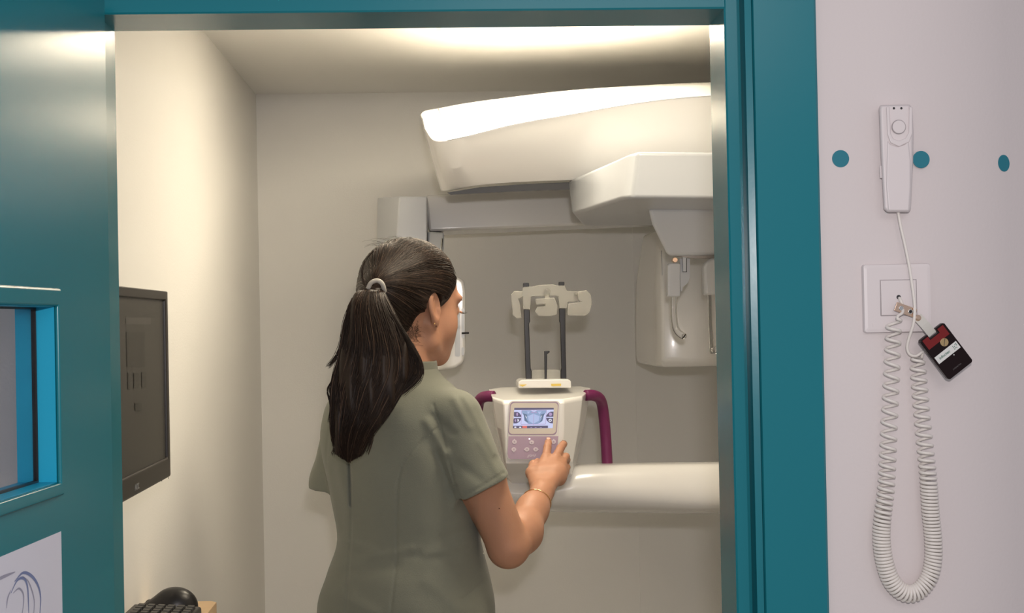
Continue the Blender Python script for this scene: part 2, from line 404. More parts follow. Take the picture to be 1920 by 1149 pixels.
ring_mesh('window_bead', (ws0, wz0, ws1, wz1), (ws0 + 0.0009, wz0 + 0.0009, ws1 - 0.0009, wz1 - 0.0009), -LT, 0.0, mat('teal_bead_lit', (0.01, 0.33, 0.52), 0.4), door)  # lining of the reveal; flash light on it is put into the lighter teal
ring_mesh('window_gasket', (ws0, wz0, ws1, wz1), (ws0 + 0.003, wz0 + 0.003, ws1 - 0.003, wz1 - 0.003), -LT * 0.58, -LT * 0.45, m_blackp, door)
leaf_box('window_pane', ws0, ws1, wz0, wz1, -LT * 0.54, -LT * 0.49, m_pane, door)

# paper sheet with the line drawing, fixed to the leaf
ps, pz = leaf_at(113, 996)
PWd, PHt = 0.24, 0.32
sheet = [LP(ps, pz, 0.0004), LP(ps + PWd, pz, 0.0004), LP(ps + PWd, pz - PHt, 0.0004), LP(ps, pz - PHt, 0.0004)]
pp = loft('paper_sheet', [sheet, [q + ln * 0.0006 for q in sheet]], m_paper)
tag(pp, 'white paper sheet with curved line drawing stuck on the open teal door below its window', 'paper')
def on_leaf(pts, n=6, wd=0.0012, m=m_ink, taper=True, name='ink_line'):
    q = spline([(px, py, 0) for px, py in pts], n)[:, :2]; q = np.array([leaf_at(a, b) for a, b in q])
    T = np.gradient(q, axis=0); T /= np.linalg.norm(T, axis=1)[:, None]; Nn = np.stack([-T[:, 1], T[:, 0]], 1)
    k = np.linspace(0, 1, len(q)); ww = wd * (0.35 + np.sin(k * math.pi)) if taper else np.full(len(q), wd)
    A = q + Nn * ww[:, None]; B = q - Nn * ww[:, None]
    v = [LP(s, z, 0.0013) for s, z in A] + [LP(s, z, 0.0013) for s, z in B]; n_ = len(q)
    me = bpy.data.meshes.new('mesh'); me.from_pydata([tuple(x) for x in v], [], [(i, i + 1, n_ + i + 1, n_ + i) for i in range(n_ - 1)]); me.update()
    return link(name, me, m, pp)
on_leaf([(-30, 1100), (0, 1083), (26, 1072)], m=m_ink2)
on_leaf([(25, 1090), (40, 1074), (55, 1078), (68, 1095), (74, 1120), (72, 1160)], wd=0.0013)
on_leaf([(18, 1112), (30, 1088), (42, 1084), (49, 1098), (51, 1125), (52, 1160)], wd=0.0011)
on_leaf([(22, 1112), (33, 1103), (41, 1112), (42, 1130), (38, 1160)], wd=0.0008, m=m_ink2)
on_leaf([(10, 1140), (12, 1122), (18, 1106)], wd=0.0008, m=m_ink2)
on_leaf([(60, 1160), (62, 1125), (52, 1092), (40, 1080)], wd=0.0007, m=m_ink2)

# ------------------------------------------------------------------ dots on the corridor wall
DR = 0.0105
for (px, py, lb) in ((1576, 297.5, 'teal round dot sticker beside the door frame, leftmost of the wall dots'), (1727, 299, 'teal round dot sticker just behind the right edge of the white hand switch'), (1882, 306, 'teal round dot sticker on the rounded wall corner at the far right')):
    # find where the sight line meets the wall
    if px < 1800:
        c = W(px, py, D); tx = AX; nn = -AY
        o = disc('dot_sticker', c, AX, AZ, -AY, DR, DR, 0.0006, m_dot)
    else:
        best = None
        for k in range(0, 3000):
            a = math.radians(30 * k / 3000); x = 0.53 + 0.35 * math.sin(a); y = D + 0.35 * (1 - math.cos(a)); c = W(px, py, y)
            e = abs(c[0] - x)
            if best is None or e < best[0]: best = (e, a, y, c[2])
        _, a0, y0, z0 = best; v = []
        for rr, th_ in ((DR, 0.0), (DR, 0.0006), (DR * 0.6, 0.0006), (DR * 0.2, 0.0006)):
            ring = []
            for k in range(40):
                t = 2 * math.pi * k / 40; a = a0 + rr * math.cos(t) / 0.35; R_ = 0.35 + th_
                ring.append((0.53 + R_ * math.sin(a), D + 0.35 - R_ * math.cos(a), z0 + rr * math.sin(t)))
            v.append(ring)
        o = loft('dot_sticker', v, m_dot)
    tag(o, lb, 'wall sticker', 'teal dots along the corridor wall')

# ------------------------------------------------------------------ exposure hand switch in its holder
def WD(px, py, d=0.0): return W(px, py, D - d)
hs = empty('hand_switch', WD(1683, 398), 'white slim hand switch handset hanging on the corridor wall above the socket plate', 'hand switch')
def hs_ring(pts, d): return [WD(x, y, d) for x, y in pts]
o1 = [(1650, 197), (1706, 196), (1711, 206), (1713, 250), (1712, 310), (1708, 392), (1704, 398), (1664, 398), (1657, 392), (1654, 340), (1650, 260), (1648, 204)]
cx, cy = 1682, 297
def sc(pts, f, g=None): g = g or f; return [(cx + (x - cx) * f, cy + (y - cy) * g) for x, y in pts]
hb = loft('handset_body', [hs_ring(o1, 0.0), hs_ring(o1, 0.016), hs_ring(sc(o1, 0.97, 0.992), 0.0215), hs_ring(sc(o1, 0.86, 0.975), 0.0245)], m_swht, hs)
bevel(hb, 0.002, 3, 20)
# raised shoulders either side of the thumb channel at the top, and front shell
front = [(1663, 262), (1670, 270), (1683, 274), (1697, 270), (1704, 260), (1708, 300), (1708, 350), (1705, 396), (1665, 396), (1661, 350), (1662, 300)]
o = loft('front_shell', [hs_ring(front, 0.022), hs_ring([(1684 + (x - 1684) * 0.96, 330 + (y - 330) * 0.985) for x, y in front], 0.0262)], m_swht, hb); bevel(o, 0.002, 3, 20)
chp = [(1668, 200), (1670, 250), (1675, 260), (1686, 264), (1698, 259), (1704, 248), (1705, 200), (1711, 201), (1711, 250), (1705, 266), (1686, 275), (1670, 268), (1664, 252), (1662, 200)]
o = loft('thumb_rim', [hs_ring(chp, 0.022), hs_ring(chp, 0.0275)], m_swht, hb); bevel(o, 0.0012, 3, 20)
bc = WD(1685, 238, 0.0255)
disc('push_button', bc - AY * 0.0, AX, AZ, -AY, 0.0078, 0.0078, 0.0016, m_swht, hs)
tube('button_ring', [bc + np.array([0.0082 * math.cos(t), -0.0002, 0.0082 * math.sin(t)]) for t in np.linspace(0, 2 * math.pi, 33)], 0.0005, m_groove, hs, 6)
for x in (1676, 1690): disc('indicator_hole', WD(x, 203, 0.0245), AX, AZ, -AY, 0.0014, 0.0014, 0.0005, m_dark, hs, 16)
o = loft('side_clip', [hs_ring([(1649, 310), (1656, 310), (1657, 334), (1650, 334)], 0.002), hs_ring([(1649, 310), (1656, 310), (1657, 334), (1650, 334)], 0.015)], m_swht, hs, 0.001)
box('wall_holder', tuple(WD(1660, 330) - np.array([0, 0.002, 0])), tuple(WD(1704, 300) + np.array([0, 0.0, 0])), m_swht, hs)

# ------------------------------------------------------------------ socket plate with cable hole
so = empty('socket_plate', WD(1679, 560), 'square pale cable outlet plate on the corridor wall under the hand switch', 'outlet')
c = WD(1679, 559); PW = 0.0825; tilt = 0.0
loft('outer_frame', [[c + np.array([x * s, -d, y * s]) for x, y in rrect(PW, PW, 0.003)] for s, d in ((1, 0), (1, 0.006), (0.985, 0.0078), (0.90, 0.0085))], m_swht, so)
ci = c + np.array([0.0, -0.0085, 0])
inn = box('centre_insert', tuple(ci + np.array([-0.0205, -0.0012, -0.0205])), tuple(ci + np.array([0.0225, 0.001, 0.0215])), m_swht, so, 0.0008)
tube('insert_groove', [ci + np.array([x, -0.0004, y]) for x, y in ((-0.0211, -0.021), (-0.0211, 0.0221), (0.0231, 0.0221), (0.0231, -0.021), (-0.0211, -0.021))], 0.0004, m_groove, so, 5)
hc = WD(1685, 557, 0.0098)
disc('cable_hole', hc, AX, AZ, -AY, 0.0027, 0.0027, 0.0003, m_dark, so, 20)
for s in (-1, 1):
    box('corner_mark', tuple(c + np.array([s * 0.031 - 0.0003, -0.0089, -0.034])), tuple(c + np.array([s * 0.031 + 0.0003, -0.0083, -0.030])), m_swht, so)

# ------------------------------------------------------------------ coiled cord
def cw(px, py, d): return WD(px, py, d)
lead = spline([cw(1684, 397, 0.012), cw(1689, 425, 0.012), cw(1697, 460, 0.012), cw(1705, 500, 0.014), cw(1711, 540, 0.018), cw(1715, 575, 0.022), cw(1713, 605, 0.022), cw(1704, 635, 0.016), cw(1701, 652, 0.013), cw(1706, 664, 0.012), cw(1718, 667, 0.012), cw(1730, 660, 0.012), cw(1728, 672, 0.007)], 8)
axis_px = [(1720, 672), (1724, 720), (1729, 780), (1735, 840), (1741, 900), (1745, 960), (1750, 1010), (1750, 1050), (1742, 1083), (1724, 1106), (1704, 1113), (1684, 1104), (1667, 1080), (1656, 1040), (1653, 1000), (1656, 960), (1661, 920), (1664, 870), (1667, 800), (1671, 720), (1674, 650), (1676, 605), (1676, 597)]
axp = spline([cw(x, y, 0.0215 if (y < 640 and x < 1700) else 0.0125) for x, y in axis_px], 20)
sl = np.concatenate([[0], np.cumsum(np.linalg.norm(np.diff(axp, axis=0), axis=1))])
py_mid = spline([(x, y, 0) for x, y in axis_px], 20)
# coil pitch: wide where stretched by its own weight, tight along the bottom loop
pit_of = []
tot = sl[-1]
for i, s in enumerate(sl):
    y = py_mid[i][1]; left = i > len(sl) // 2
    if left: pch = 0.0145 if y < 800 else (0.0145 - (y - 800) / 190 * 0.0105 if y < 990 else 0.0040)
    else: pch = 0.0112 if y < 830 else (0.0112 - (y - 830) / 90 * 0.0070 if y < 920 else 0.0042)
    pit_of.append(pch)
phs = np.concatenate([[0], np.cumsum(2 * math.pi * np.diff(sl) / np.array(pit_of[1:]))])
NS = int(phs[-1] / (2 * math.pi) * 16); ss = np.interp(np.linspace(0, phs[-1], NS), phs, sl); ph = np.linspace(0, phs[-1], NS)
A3 = np.stack([np.interp(ss, sl, axp[:, k]) for k in range(3)], 1)
T = np.gradient(A3, axis=0); T /= np.linalg.norm(T, axis=1)[:, None]
Nn = np.cross(T, -AY); Nn /= np.linalg.norm(Nn, axis=1)[:, None]
rr = np.interp(ss / tot, [0, 0.02, 0.5, 0.97, 1], [0.007, 0.0083, 0.0094, 0.0083, 0.0083])
coil = A3 + rr[:, None] * (np.cos(ph)[:, None] * Nn + np.sin(ph)[:, None] * (-AY) * 0.85)
tail = spline([coil[-1], cw(1684, 592, 0.026), cw(1692, 586, 0.022), cw(1693, 575, 0.015), cw(1689, 564, 0.014), cw(1686, 558, 0.0098)], 6)[1:]
cd = tube('coiled_cord', np.vstack([lead, coil, tail]), 0.0019, m_cord, None, 7)
tag(cd, 'white spiral telephone style cord looping down the wall from hand switch to outlet plate', 'cord')

# ------------------------------------------------------------------ dosimeter badge with clip
bd = empty('dosimeter_badge', cw(1770, 658, 0.02), 'small black and red dosimeter badge clipped to the cord in front of the outlet plate', 'badge')
ang = math.radians(-36.5)
c = cw(1770, 658, 0.020); bx = np.array([math.cos(-ang), 0, math.sin(-ang)]); bz = np.array([-math.sin(-ang), 0, math.cos(-ang)])
bw, bh, nw, nd = 0.0375, 0.0590, 0.0125, 0.0060
out = [(-bw / 2 + .002, -bh / 2), (bw / 2 - .002, -bh / 2), (bw / 2, -bh / 2 + .002), (bw / 2, bh / 2 - .002), (bw / 2 - .002, bh / 2), (nw / 2, bh / 2), (nw / 2, bh / 2 - nd), (-nw / 2, bh / 2 - nd), (-nw / 2, bh / 2), (-bw / 2 + .002, bh / 2), (-bw / 2, bh / 2 - .002), (-bw / 2, -bh / 2 + .002)]
m_badge = mat('badge_black_red', (0.010, 0.0035, 0.004), 0.28, noise=0.02, spec=0.25)
plate('badge_case', c, bx, bz, out, 0.008, m_badge, bd, 0.0008)
fc = c + np.cross(bx, bz) * 0.0081
m_red = mat('badge_red', (0.17, 0.003, 0.004), 0.4); m_lab = mat('badge_label', (0.70, 0.70, 0.68), 0.5); m_grn = mat('label_green', (0.03, 0.16, 0.12), 0.5); m_br = mat('brass_screw', (0.42, 0.30, 0.15), 0.4, metal=0.4)
hb2, hw = bh / 2, bw / 2
patches('red_band', [([(-hw + .003, hb2 - .0155), (hw - .003, hb2 - .0155), (hw - .003, hb2 - .002), (nw / 2 + .001, hb2 - .002), (nw / 2 + .001, hb2 - nd - .001), (-nw / 2 - .001, hb2 - nd - .001), (-nw / 2 - .001, hb2 - .002), (-hw + .003, hb2 - .002)], 0)], fc, bx, bz, [m_red], bd)
sc_c = fc + bx * 0.0045 + bz * (hb2 - 0.0195)
disc('screw_disc', sc_c, bx, bz, np.cross(bx, bz), 0.0050, 0.0050, 0.0006, m_br, bd, 24)
patches('screw_slot', [([(-.0045, -.0003), (.0045, -.0003), (.0045, .0003), (-.0045, .0003)], 0)], sc_c + np.cross(bx, bz) * 0.0007, n3(bx + bz), n3(bz - bx), [m_dark], bd)
lc = fc + bz * (-0.0020)
lb_ = plate('badge_label', lc, bx, bz, rect(-0.0165, -0.0048, 0.0165, 0.0048), 0.0003, m_lab, bd)
text('label_text', 'infocitec', lc + np.cross(bx, bz) * 0.0006 - bx * 0.0045, bx, bz, 0.0046, m_grn, lb_)
dots = []
for i in range(4):
    for j in range(3):
        if (i + j) % 4 != 3: dots.append((circ(0.0095 + i * 0.0016, -0.002 + j * 0.002 + (i % 2) * 0.0006, 0.0006, 8), 0))
patches('label_logo', dots, lc + np.cross(bx, bz) * 0.0004, bx, bz, [m_grn], lb_)
text('small_print', 'DOSIMETRIA', fc + bz * (-0.0225) - bx * 0.001, bx, bz, 0.0022, mat('faint_print', (0.12, 0.11, 0.11), 0.4), bd)
disc('indicator_dot', fc + bx * 0.0045 - bz * 0.009, bx, bz, np.cross(bx, bz), 0.0007, 0.0007, 0.0003, m_lab, bd, 10)
# strap from badge notch to the clip
st_a = c + bz * (hb2 - 0.004) + np.cross(bx, bz) * 0.004; st_b = cw(1720, 594, 0.0205)
dS = n3(st_b - st_a); nS = n3(np.cross(dS, -AY)) 
sr = []
for k, t in enumerate(np.linspace(0, 1, 8)):
    q = st_a + (st_b - st_a) * t - AY * 0.002 * math.sin(math.pi * t)
    sr.append([q + nS * 0.0056, q + nS * 0.0056 - AY * 0.0009, q - nS * 0.0056 - AY * 0.0009, q - nS * 0.0056])
m_strap = mat('strap_vinyl', (0.62, 0.60, 0.55), 0.35, trans=0.1)
loft('vinyl_strap', sr, m_strap, bd, smooth=False)
disc('snap_stud', cw(1721, 596, 0.0215), AX, AZ, -AY, 0.0038, 0.0038, 0.0016, m_copper, bd, 20, dome=0.001)
ca = math.radians(-21); cx_ = np.array([math.cos(ca), 0, math.sin(ca)]); cz_ = np.array([-math.sin(ca), 0, math.cos(ca)])
cc = cw(1698, 581, 0.0182)
cl = plate('metal_clip', cc, cx_, cz_, rect(-0.0135, -0.0055, 0.0130, 0.0055), 0.0014, m_copper, bd, 0.0006)
plate('clip_jaw', cc + AY * 0.0035, cx_, cz_, rect(-0.0130, -0.0045, 0.0110, 0.0045), 0.0012, m_chrome, cl, 0.0005)
for dx in (-0.0062, 0.0058):
    tube('clip_eyelet', [cc - AY * 0.0016 + cx_ * (dx + 0.0024 * math.cos(t)) + cz_ * 0.0024 * math.sin(t) for t in np.linspace(0, 2 * math.pi, 21)], 0.0006, m_chrome, cl, 6)
    disc('eyelet_hole', cc - AY * 0.00142 + cx_ * dx, cx_, cz_, np.cross(cx_, cz_), 0.0022, 0.0022, 0.0002, m_blackp if dx > 0 else m_chrome, cl, 18)
# ================================================================== the x-ray machine
mc = empty('xray_machine', (1.0, 3.80, 0), 'large white panoramic dental x-ray machine with plum handles on the back wall', 'x-ray machine')
def PIX1(p):
    x, y = PIX(np.array([p])); return float(x[0]), float(y[0])
def pts3(L): return [W(*q) for q in L]
# column against the back wall, behind the door jamb
box('column', (0.93, 3.0, 0.0), (1.12, YB - 0.003, 2.12), m_white, mc, 0.02)
box('foot_plate', (0.90, 2.95, 0.0), (1.15, YB - 0.004, 0.03), m_grey, mc, 0.008)
# overhead housing
st = [(788, 216, 796, 240, 810, 300, 827, 358), (796, 208, 812, 262, 826, 312, 845, 357), (822, 203, 840, 263, 856, 315, 876, 351), (870, 194, 885, 253, 892, 300, 905, 347),
      (942, 184, 965, 233, 965, 290, 968, 342), (1070, 169, 1074, 214, 1072, 280, 1070, 338), (1205, 160, 1205, 192, 1205, 262, 1205, 333), (1347, 154, 1347, 179, 1347, 250, 1347, 330), (1650, 150, 1650, 170, 1650, 245, 1650, 327)]
rg = []
for i, (xa, ya, xb_, yb_, xc, yc, xd, yd) in enumerate(st):
    e = [0.10, 0.035, 0.008, 0.0][min(i, 3)]
    top = W(xa, ya, 3.40); seam = W(xb_, yb_, 3.13 + e); mid = W(xc, yc, 3.155 + e); bot = W(xd, yd, 3.21 + e)
    bb = W(xd, yd - 1, 3.72); tb = np.array([top[0], 3.72, top[2] + 0.02]); tm = np.array([top[0], 3.55, top[2] + 0.014])
    m1 = mid * 0.5 + seam * 0.5 - np.array([0, 0.002, 0]); m2 = mid * 0.5 + bot * 0.5 - np.array([0, 0.005, 0])
    s1 = seam * 0.55 + top * 0.45 + np.array([0, -0.006, 0.008])
    rg.append([top, s1, seam, m1, mid, m2, bot, bb, tb, tm])
RG = np.array(rg); RG = np.stack([spline(RG[:, j], 5) for j in range(RG.shape[1])], 1)
oh = loft('overhead_housing', list(RG), m_white, mc, 0.006, 3, ang=22)
# seam lines of the housing's top cover
sm = [r[2] - np.array([0, 0.0008, 0]) for r in rg[2:]]
tube('cover_seam', spline(sm, 5), 0.0011, m_grey, oh, 6)
tube('cover_seam', spline([rg[2][0] - AY * 0.001 + AZ * 0.001, rg[2][1] - AY * 0.0012, rg[2][2] - AY * 0.001], 6), 0.0009, m_grey, oh, 6)
gap = pts3([(838, 361, 3.22), (900, 351, 3.22), (985, 345, 3.22), (1080, 341, 3.22), (1650, 330, 3.22), (1650, 344, 3.22), (1080, 355, 3.22), (985, 358, 3.22), (900, 362, 3.22), (845, 365, 3.22)])
loft('bearing_gap', [gap, [W(*PIX1(p), 3.70) for p in gap]], m_dark, mc)
# rotating arm: beam with the two heads
bm_ = pts3([(798, 366, 3.74), (1000, 352, 3.74), (1650, 340, 3.74), (1650, 408, 3.74), (1216, 417, 3.74), (1000, 426, 3.74), (804, 434, 3.74)])
ra = loft('rotating_beam', [bm_, [(p[0], 3.92, p[2]) for p in bm_]], m_white, mc, 0.008)
# left head, upper block with slanted outer face
def r6(y, xa, xb_, xc, Yf=3.60): return [W(xa, y + (2 if y < 450 else 0), Yf + 0.12), W(xb_, y, Yf), W(xc, y, Yf), np.array([W(xc, y, Yf)[0], Yf + 0.22, W(xc, y, Yf)[2]]), np.array([W(xa, y, Yf + .12)[0], Yf + 0.22, W(xc, y, Yf)[2]])]
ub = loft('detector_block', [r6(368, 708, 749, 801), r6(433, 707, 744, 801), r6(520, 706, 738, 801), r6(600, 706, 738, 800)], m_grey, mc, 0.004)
loft('detector_corner', [pts3([(802, 434, 3.615), (833, 436, 3.615), (833, 436, 3.80), (802, 434, 3.80)]), pts3([(802, 462, 3.605), (832, 466, 3.605), (830, 466, 3.80), (802, 462, 3.80)]), pts3([(802, 540, 3.605), (820, 540, 3.605), (820, 540, 3.80), (802, 540, 3.80)])], m_grey, mc, 0.006)
tube('chrome_edge', pts3([(829, 447, 3.597), (827, 472, 3.597), (822, 500, 3.597)]), 0.0028, m_chrome, mc, 8)
head = [(745, 520), (860, 519), (870, 526), (873, 545), (873, 660), (869, 680), (855, 690), (815, 697), (745, 697)]
hd_ = prism('detector_head', head, 3.58, 3.80, m_white, mc, 0.012, 4)
def rr_px(x0, y0, x1, y1, r=3, n=4):
    return [((x0 + x1) / 2 + x, (y0 + y1) / 2 + y) for x, y in rrect(x1 - x0, y1 - y0, r, n)]
prism('recessed_slot', rr_px(853, 560, 862.5, 668, 2), 3.578, 3.59, m_grey, hd_)
prism('slider_track', rr_px(865.5, 578, 871, 634, 2.6), 3.577, 3.59, m_grey, hd_)
prism('slider_track', rr_px(865.5, 651, 870.5, 666, 2.4), 3.577, 3.59, m_grey, hd_)
tube('slider_knob', pts3([(866, 624.5, 3.575), (879, 624, 3.57)]), 0.0025, m_dark, hd_, 8)
tube('head_seam', pts3([(815, 675, 3.579), (817, 697, 3.579)]), 0.0007, m_grey, hd_, 5)
# right head (x-ray source), behind the temple supports
def r8(x0, x1, y, Yf, k=0.02):
    a, b = W(x0, y, Yf + 0.06), W(x1, y, Yf + 0.06); c0, c1 = W(x0 + 14, y, Yf + 0.008), W(x1 - 14, y, Yf + 0.008); m_ = W((x0 + x1) / 2, y, Yf - 0.008)
    z = m_[2]; P = [a, c0, m_, c1, b, np.array([b[0], 3.92, z]), np.array([a[0], 3.92, z])]
    for q in P: q[2] = z
    return P
loft('source_head', [r8(1232, 1364, 425, 3.60), r8(1226, 1366, 520, 3.52), r8(1227, 1366, 600, 3.5), r8(1228, 1365, 675, 3.5), r8(1229, 1364, 688, 3.52)], m_white, mc, 0.008, 4, ang=40)
tube('head_seam', pts3([(1240, 470, 3.545), (1243, 560, 3.525), (1246, 688, 3.53)]), 0.0009, m_grey, mc, 5)
# support shelf
def sring(o): return [W(*q) for q in o]
top_ = [(1066, 338, 3.22), (1178, 287, 2.92), (1196, 284, 2.89), (1650, 288, 2.87)]
bot_ = [(1074, 403, 3.22), (1164, 374, 2.92), (1185, 372, 2.89), (1650, 376, 2.87)]
def close(L, zoff=0.0):
    P = [W(*q) for q in L]; P += [np.array([P[-1][0], 3.60, P[-1][2]]), np.array([P[0][0] + 0.06, 3.60, P[0][2]])]; return P
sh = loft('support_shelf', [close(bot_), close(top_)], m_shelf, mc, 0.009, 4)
# taper below the shelf
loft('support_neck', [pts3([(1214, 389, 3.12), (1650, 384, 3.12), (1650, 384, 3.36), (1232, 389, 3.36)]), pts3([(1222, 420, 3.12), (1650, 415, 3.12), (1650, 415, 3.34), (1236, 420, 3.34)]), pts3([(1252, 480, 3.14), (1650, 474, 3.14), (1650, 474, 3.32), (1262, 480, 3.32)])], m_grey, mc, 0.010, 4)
un = pts3([(1256, 479, 3.16), (1300, 485, 3.15), (1370, 486, 3.15), (1500, 480, 3.16), (1500, 474, 3.30), (1262, 474, 3.30)])
loft('under_plate', [un, [p + AZ * 0.012 for p in un]], mat('under_grey', (0.33, 0.30, 0.28), 0.35), mc, 0.002)
# temple supports
t1 = prism('temple_holder', [(1252, 497), (1256, 493), (1274, 493), (1276, 497), (1276, 556), (1252, 556)], 3.15, 3.175, m_grey, mc, 0.004)
prism('holder_screw', circ(1266, 487, 5, 12), 3.15, 3.17, m_copper, t1, 0.001)
t2 = prism('adjuster_bracket', [(1275, 484), (1294, 484), (1294, 520), (1290, 530), (1281, 538), (1279, 546), (1276, 546)], 3.165, 3.18, m_grey, mc, 0.001)
prism('slot_lever', [(1280, 478), (1287, 478), (1287, 509), (1281, 509)], 3.155, 3.165, m_grey, t2, 0.001)
prism('slot_gap', [(1279, 484), (1288, 484), (1288, 510), (1280, 510)], 3.163, 3.166, m_dark, t2)
def flat_tube(name, path, wx, wy, m, parent):
    P = np.array(path); T = np.gradient(P, axis=0); T /= np.linalg.norm(T, axis=1)[:, None]; rings = []
    for p_, t in zip(P, T):
        n = np.cross(t, AY); n /= np.linalg.norm(n)
        rings.append([p_ + n * wx * math.cos(a) * (abs(math.cos(a)) ** -0.4 if abs(math.cos(a)) > 0.01 else 1) + AY * wy * math.sin(a) for a in np.linspace(0, 2 * math.pi, 16, endpoint=False)])
    return loft(name, rings, m, parent, smooth=True)
flat_tube('temple_rod', spline(pts3([(1263.5, 550, 3.162), (1263.5, 585, 3.162), (1266, 610, 3.158), (1272, 623, 3.15), (1283, 631, 3.14)]), 8), 0.0078, 0.0045, m_glassy, mc)
e_ = prism('temple_elbow', [(1320, 500), (1324, 490), (1334, 484), (1372, 482), (1372, 494), (1354, 496), (1350, 505), (1348, 553), (1321, 553)], 3.13, 3.165, m_grey, mc, 0.007, 4)
flat_tube('temple_rod', spline(pts3([(1337, 548, 3.148), (1338, 600, 3.148), (1340, 640, 3.146), (1341, 663, 3.14)]), 8), 0.0125, 0.005, m_glassy, mc)
for (x, y) in ((1341, 656), (1283, 630)):
    c = W(x, y, 3.138); V, Q = sdf_mesh(lambda P: smin(ell(P, c, (0.009, 0.009, 0.009)), cap(P, c, c + AX * 0.016, 0.005, 0.003), 0.004) if x > 1300 else ell(P, c, (0.006, 0.006, 0.006)), c - 0.025, c + 0.03, 0.0016)
    link('ear_tip', np_mesh(V, Q), m_glassy, mc)
# lower arm
rgs = []
for (x, yt, ym, yl, yb_) in ((935, 897, 904, 925, 950), (985, 890, 905, 930, 957), (1060, 877, 890, 926, 960), (1088, 870, 876, 924, 961), (1200, 868, 874, 933, 962), (1365, 866, 872, 944, 963), (1650, 864, 870, 948, 964)):
    rgs.append([W(x, yt - 2, 3.20), W(x, yt + 1, 3.115), W(x, ym, 3.095), W(x, (ym + yl) / 2, 3.075), W(x, yl, 3.07), W(x, (yl + yb_) / 2 + 6, 3.085), W(x, yb_, 3.14), W(x, yb_ + 1, 3.30), W(x, yt + 4, 3.32)])
RG = np.array(rgs); rgs = list(np.stack([spline(RG[:, j], 4) for j in range(RG.shape[1])], 1))
la_o = loft('lower_arm', rgs, m_white, mc, smooth=True); la_s = la_o.modifiers.new('subd', 'SUBSURF'); la_s.levels = 2; la_s.render_levels = 2
# control head
def cr(pts): return [W(*q) for q in pts]
body = [cr([(916, 729, 3.16), (922, 744, 3.055), (943, 750, 3.012), (1055, 748, 3.012), (1092, 742, 3.055), (1108, 727, 3.16), (1090, 724, 3.24), (940, 726, 3.24)]),
        cr([(919, 738, 3.16), (924, 750, 3.05), (944, 757, 3.004), (1057, 755, 3.004), (1092, 749, 3.05), (1106, 736, 3.16), (1090, 733, 3.24), (940, 735, 3.24)]),
        cr([(927, 790, 3.15), (932, 800, 3.045), (946, 806, 3.0), (1057, 804, 3.0), (1086, 800, 3.045), (1098, 788, 3.15), (1086, 786, 3.24), (944, 788, 3.24)]),
        cr([(940, 862, 3.14), (944, 866, 3.04), (949, 869, 3.0), (1052, 867, 3.0), (1074, 866, 3.04), (1083, 860, 3.14), (1076, 858, 3.24), (952, 860, 3.24)]),
        cr([(944, 884, 3.14), (948, 889, 3.07), (952, 891, 3.04), (1050, 890, 3.04), (1072, 888, 3.07), (1079, 878, 3.14), (1074, 878, 3.24), (955, 880, 3.24)]),
        cr([(955, 903, 3.15), (958, 906, 3.12), (962, 908, 3.10), (1046, 908, 3.10), (1066, 905, 3.12), (1074, 900, 3.15), (1070, 899, 3.24), (960, 900, 3.24)])]
ch = loft('control_head', body, m_white, mc, 0.007, 4, ang=15)
KY = 2.9975
def K(px, py, d=0.0): return W(px, py, KY - d)
def kprism(name, L, d0, d1, m, parent, bv=0.0):
    a = [K(x, y, d0) for x, y in L]; b = [K(x, y, d1) for x, y in L]; return loft(name, [a, b], m, parent, bv)
def quadmap(x0, y0, x1, y1, sh=0.0):  # slightly trapezoid panel outline with rounded corners
    out = []
    for x, y in rr_px(x0, y0, x1, y1, 7, 5):
        t = (y - y0) / (y1 - y0); out.append((x - 4.5 * t * (1 if x > 1000 else 0.9), y))
    return out
kp = kprism('keypad_panel', quadmap(954.5, 751, 1050, 862), -0.004, 0.0012, m_white, ch, 0.0008)
kprism('display_rim', quadmap(956.5, 753, 1048, 815.5), 0.0, 0.0018, m_lilf, kp)
kprism('display_bezel', quadmap(958, 755, 1046.5, 813.5), 0.0, 0.0022, mat('bezel_cream', (0.72, 0.67, 0.60), 0.4), kp)
lz = [(953.5, 817.5), (1047, 817.5), (1044, 850), (1041, 858), (1036, 860), (958, 860.5), (953, 858), (951.5, 850)]
kprism('lilac_keypad', lz, 0.0, 0.0019, m_lil, kp)
# screen: real flat display showing a jaw scan
m_s1 = mat('screen_light', (0.1, 0.1, 0.1), 0.2, emit=(0.52, 0.56, 0.83), es=1.0); m_s2 = mat('screen_dark', (0.02, 0.02, 0.02), 0.2, emit=(0.10, 0.085, 0.15), es=1.0)
m_s3 = mat('screen_jaw', (0.02, 0.02, 0.02), 0.2, emit=(0.27, 0.36, 0.56), es=1.0); m_s4 = mat('screen_teeth', (0.02, 0.02, 0.02), 0.2, emit=(0.42, 0.50, 0.75), es=1.0)
m_s5 = mat('screen_red', (0.02, 0.02, 0.02), 0.2, emit=(0.72, 0.17, 0.14), es=1.0); m_s6 = mat('screen_line', (0.02, 0.02, 0.02), 0.2, emit=(0.42, 0.30, 0.52), es=1.0); m_s7 = mat('screen_shade', (0.02, 0.02, 0.02), 0.2, emit=(0.12, 0.17, 0.27), es=1.0)
m_s8 = mat('screen_white', (0.02, 0.02, 0.02), 0.2, emit=(0.8, 0.8, 0.9), es=1.0)
def Z(x, y): return (935 + x / 16.0, 745 + y / 16.0)     # from the close view of the display
def zq(L): return [Z(x, y) for x, y in L]
it = [(zq([(470, 310), (1655, 310), (1620, 920), (430, 925)]), 0), (zq([(470, 310), (1655, 310), (1652, 362), (466, 372)]), 1)]
it += [(zq([(430, 852), (1480, 848), (1478, 918), (428, 925)]), 1), (zq([(712, 850), (850, 850), (850, 918), (712, 918)]), 4)]
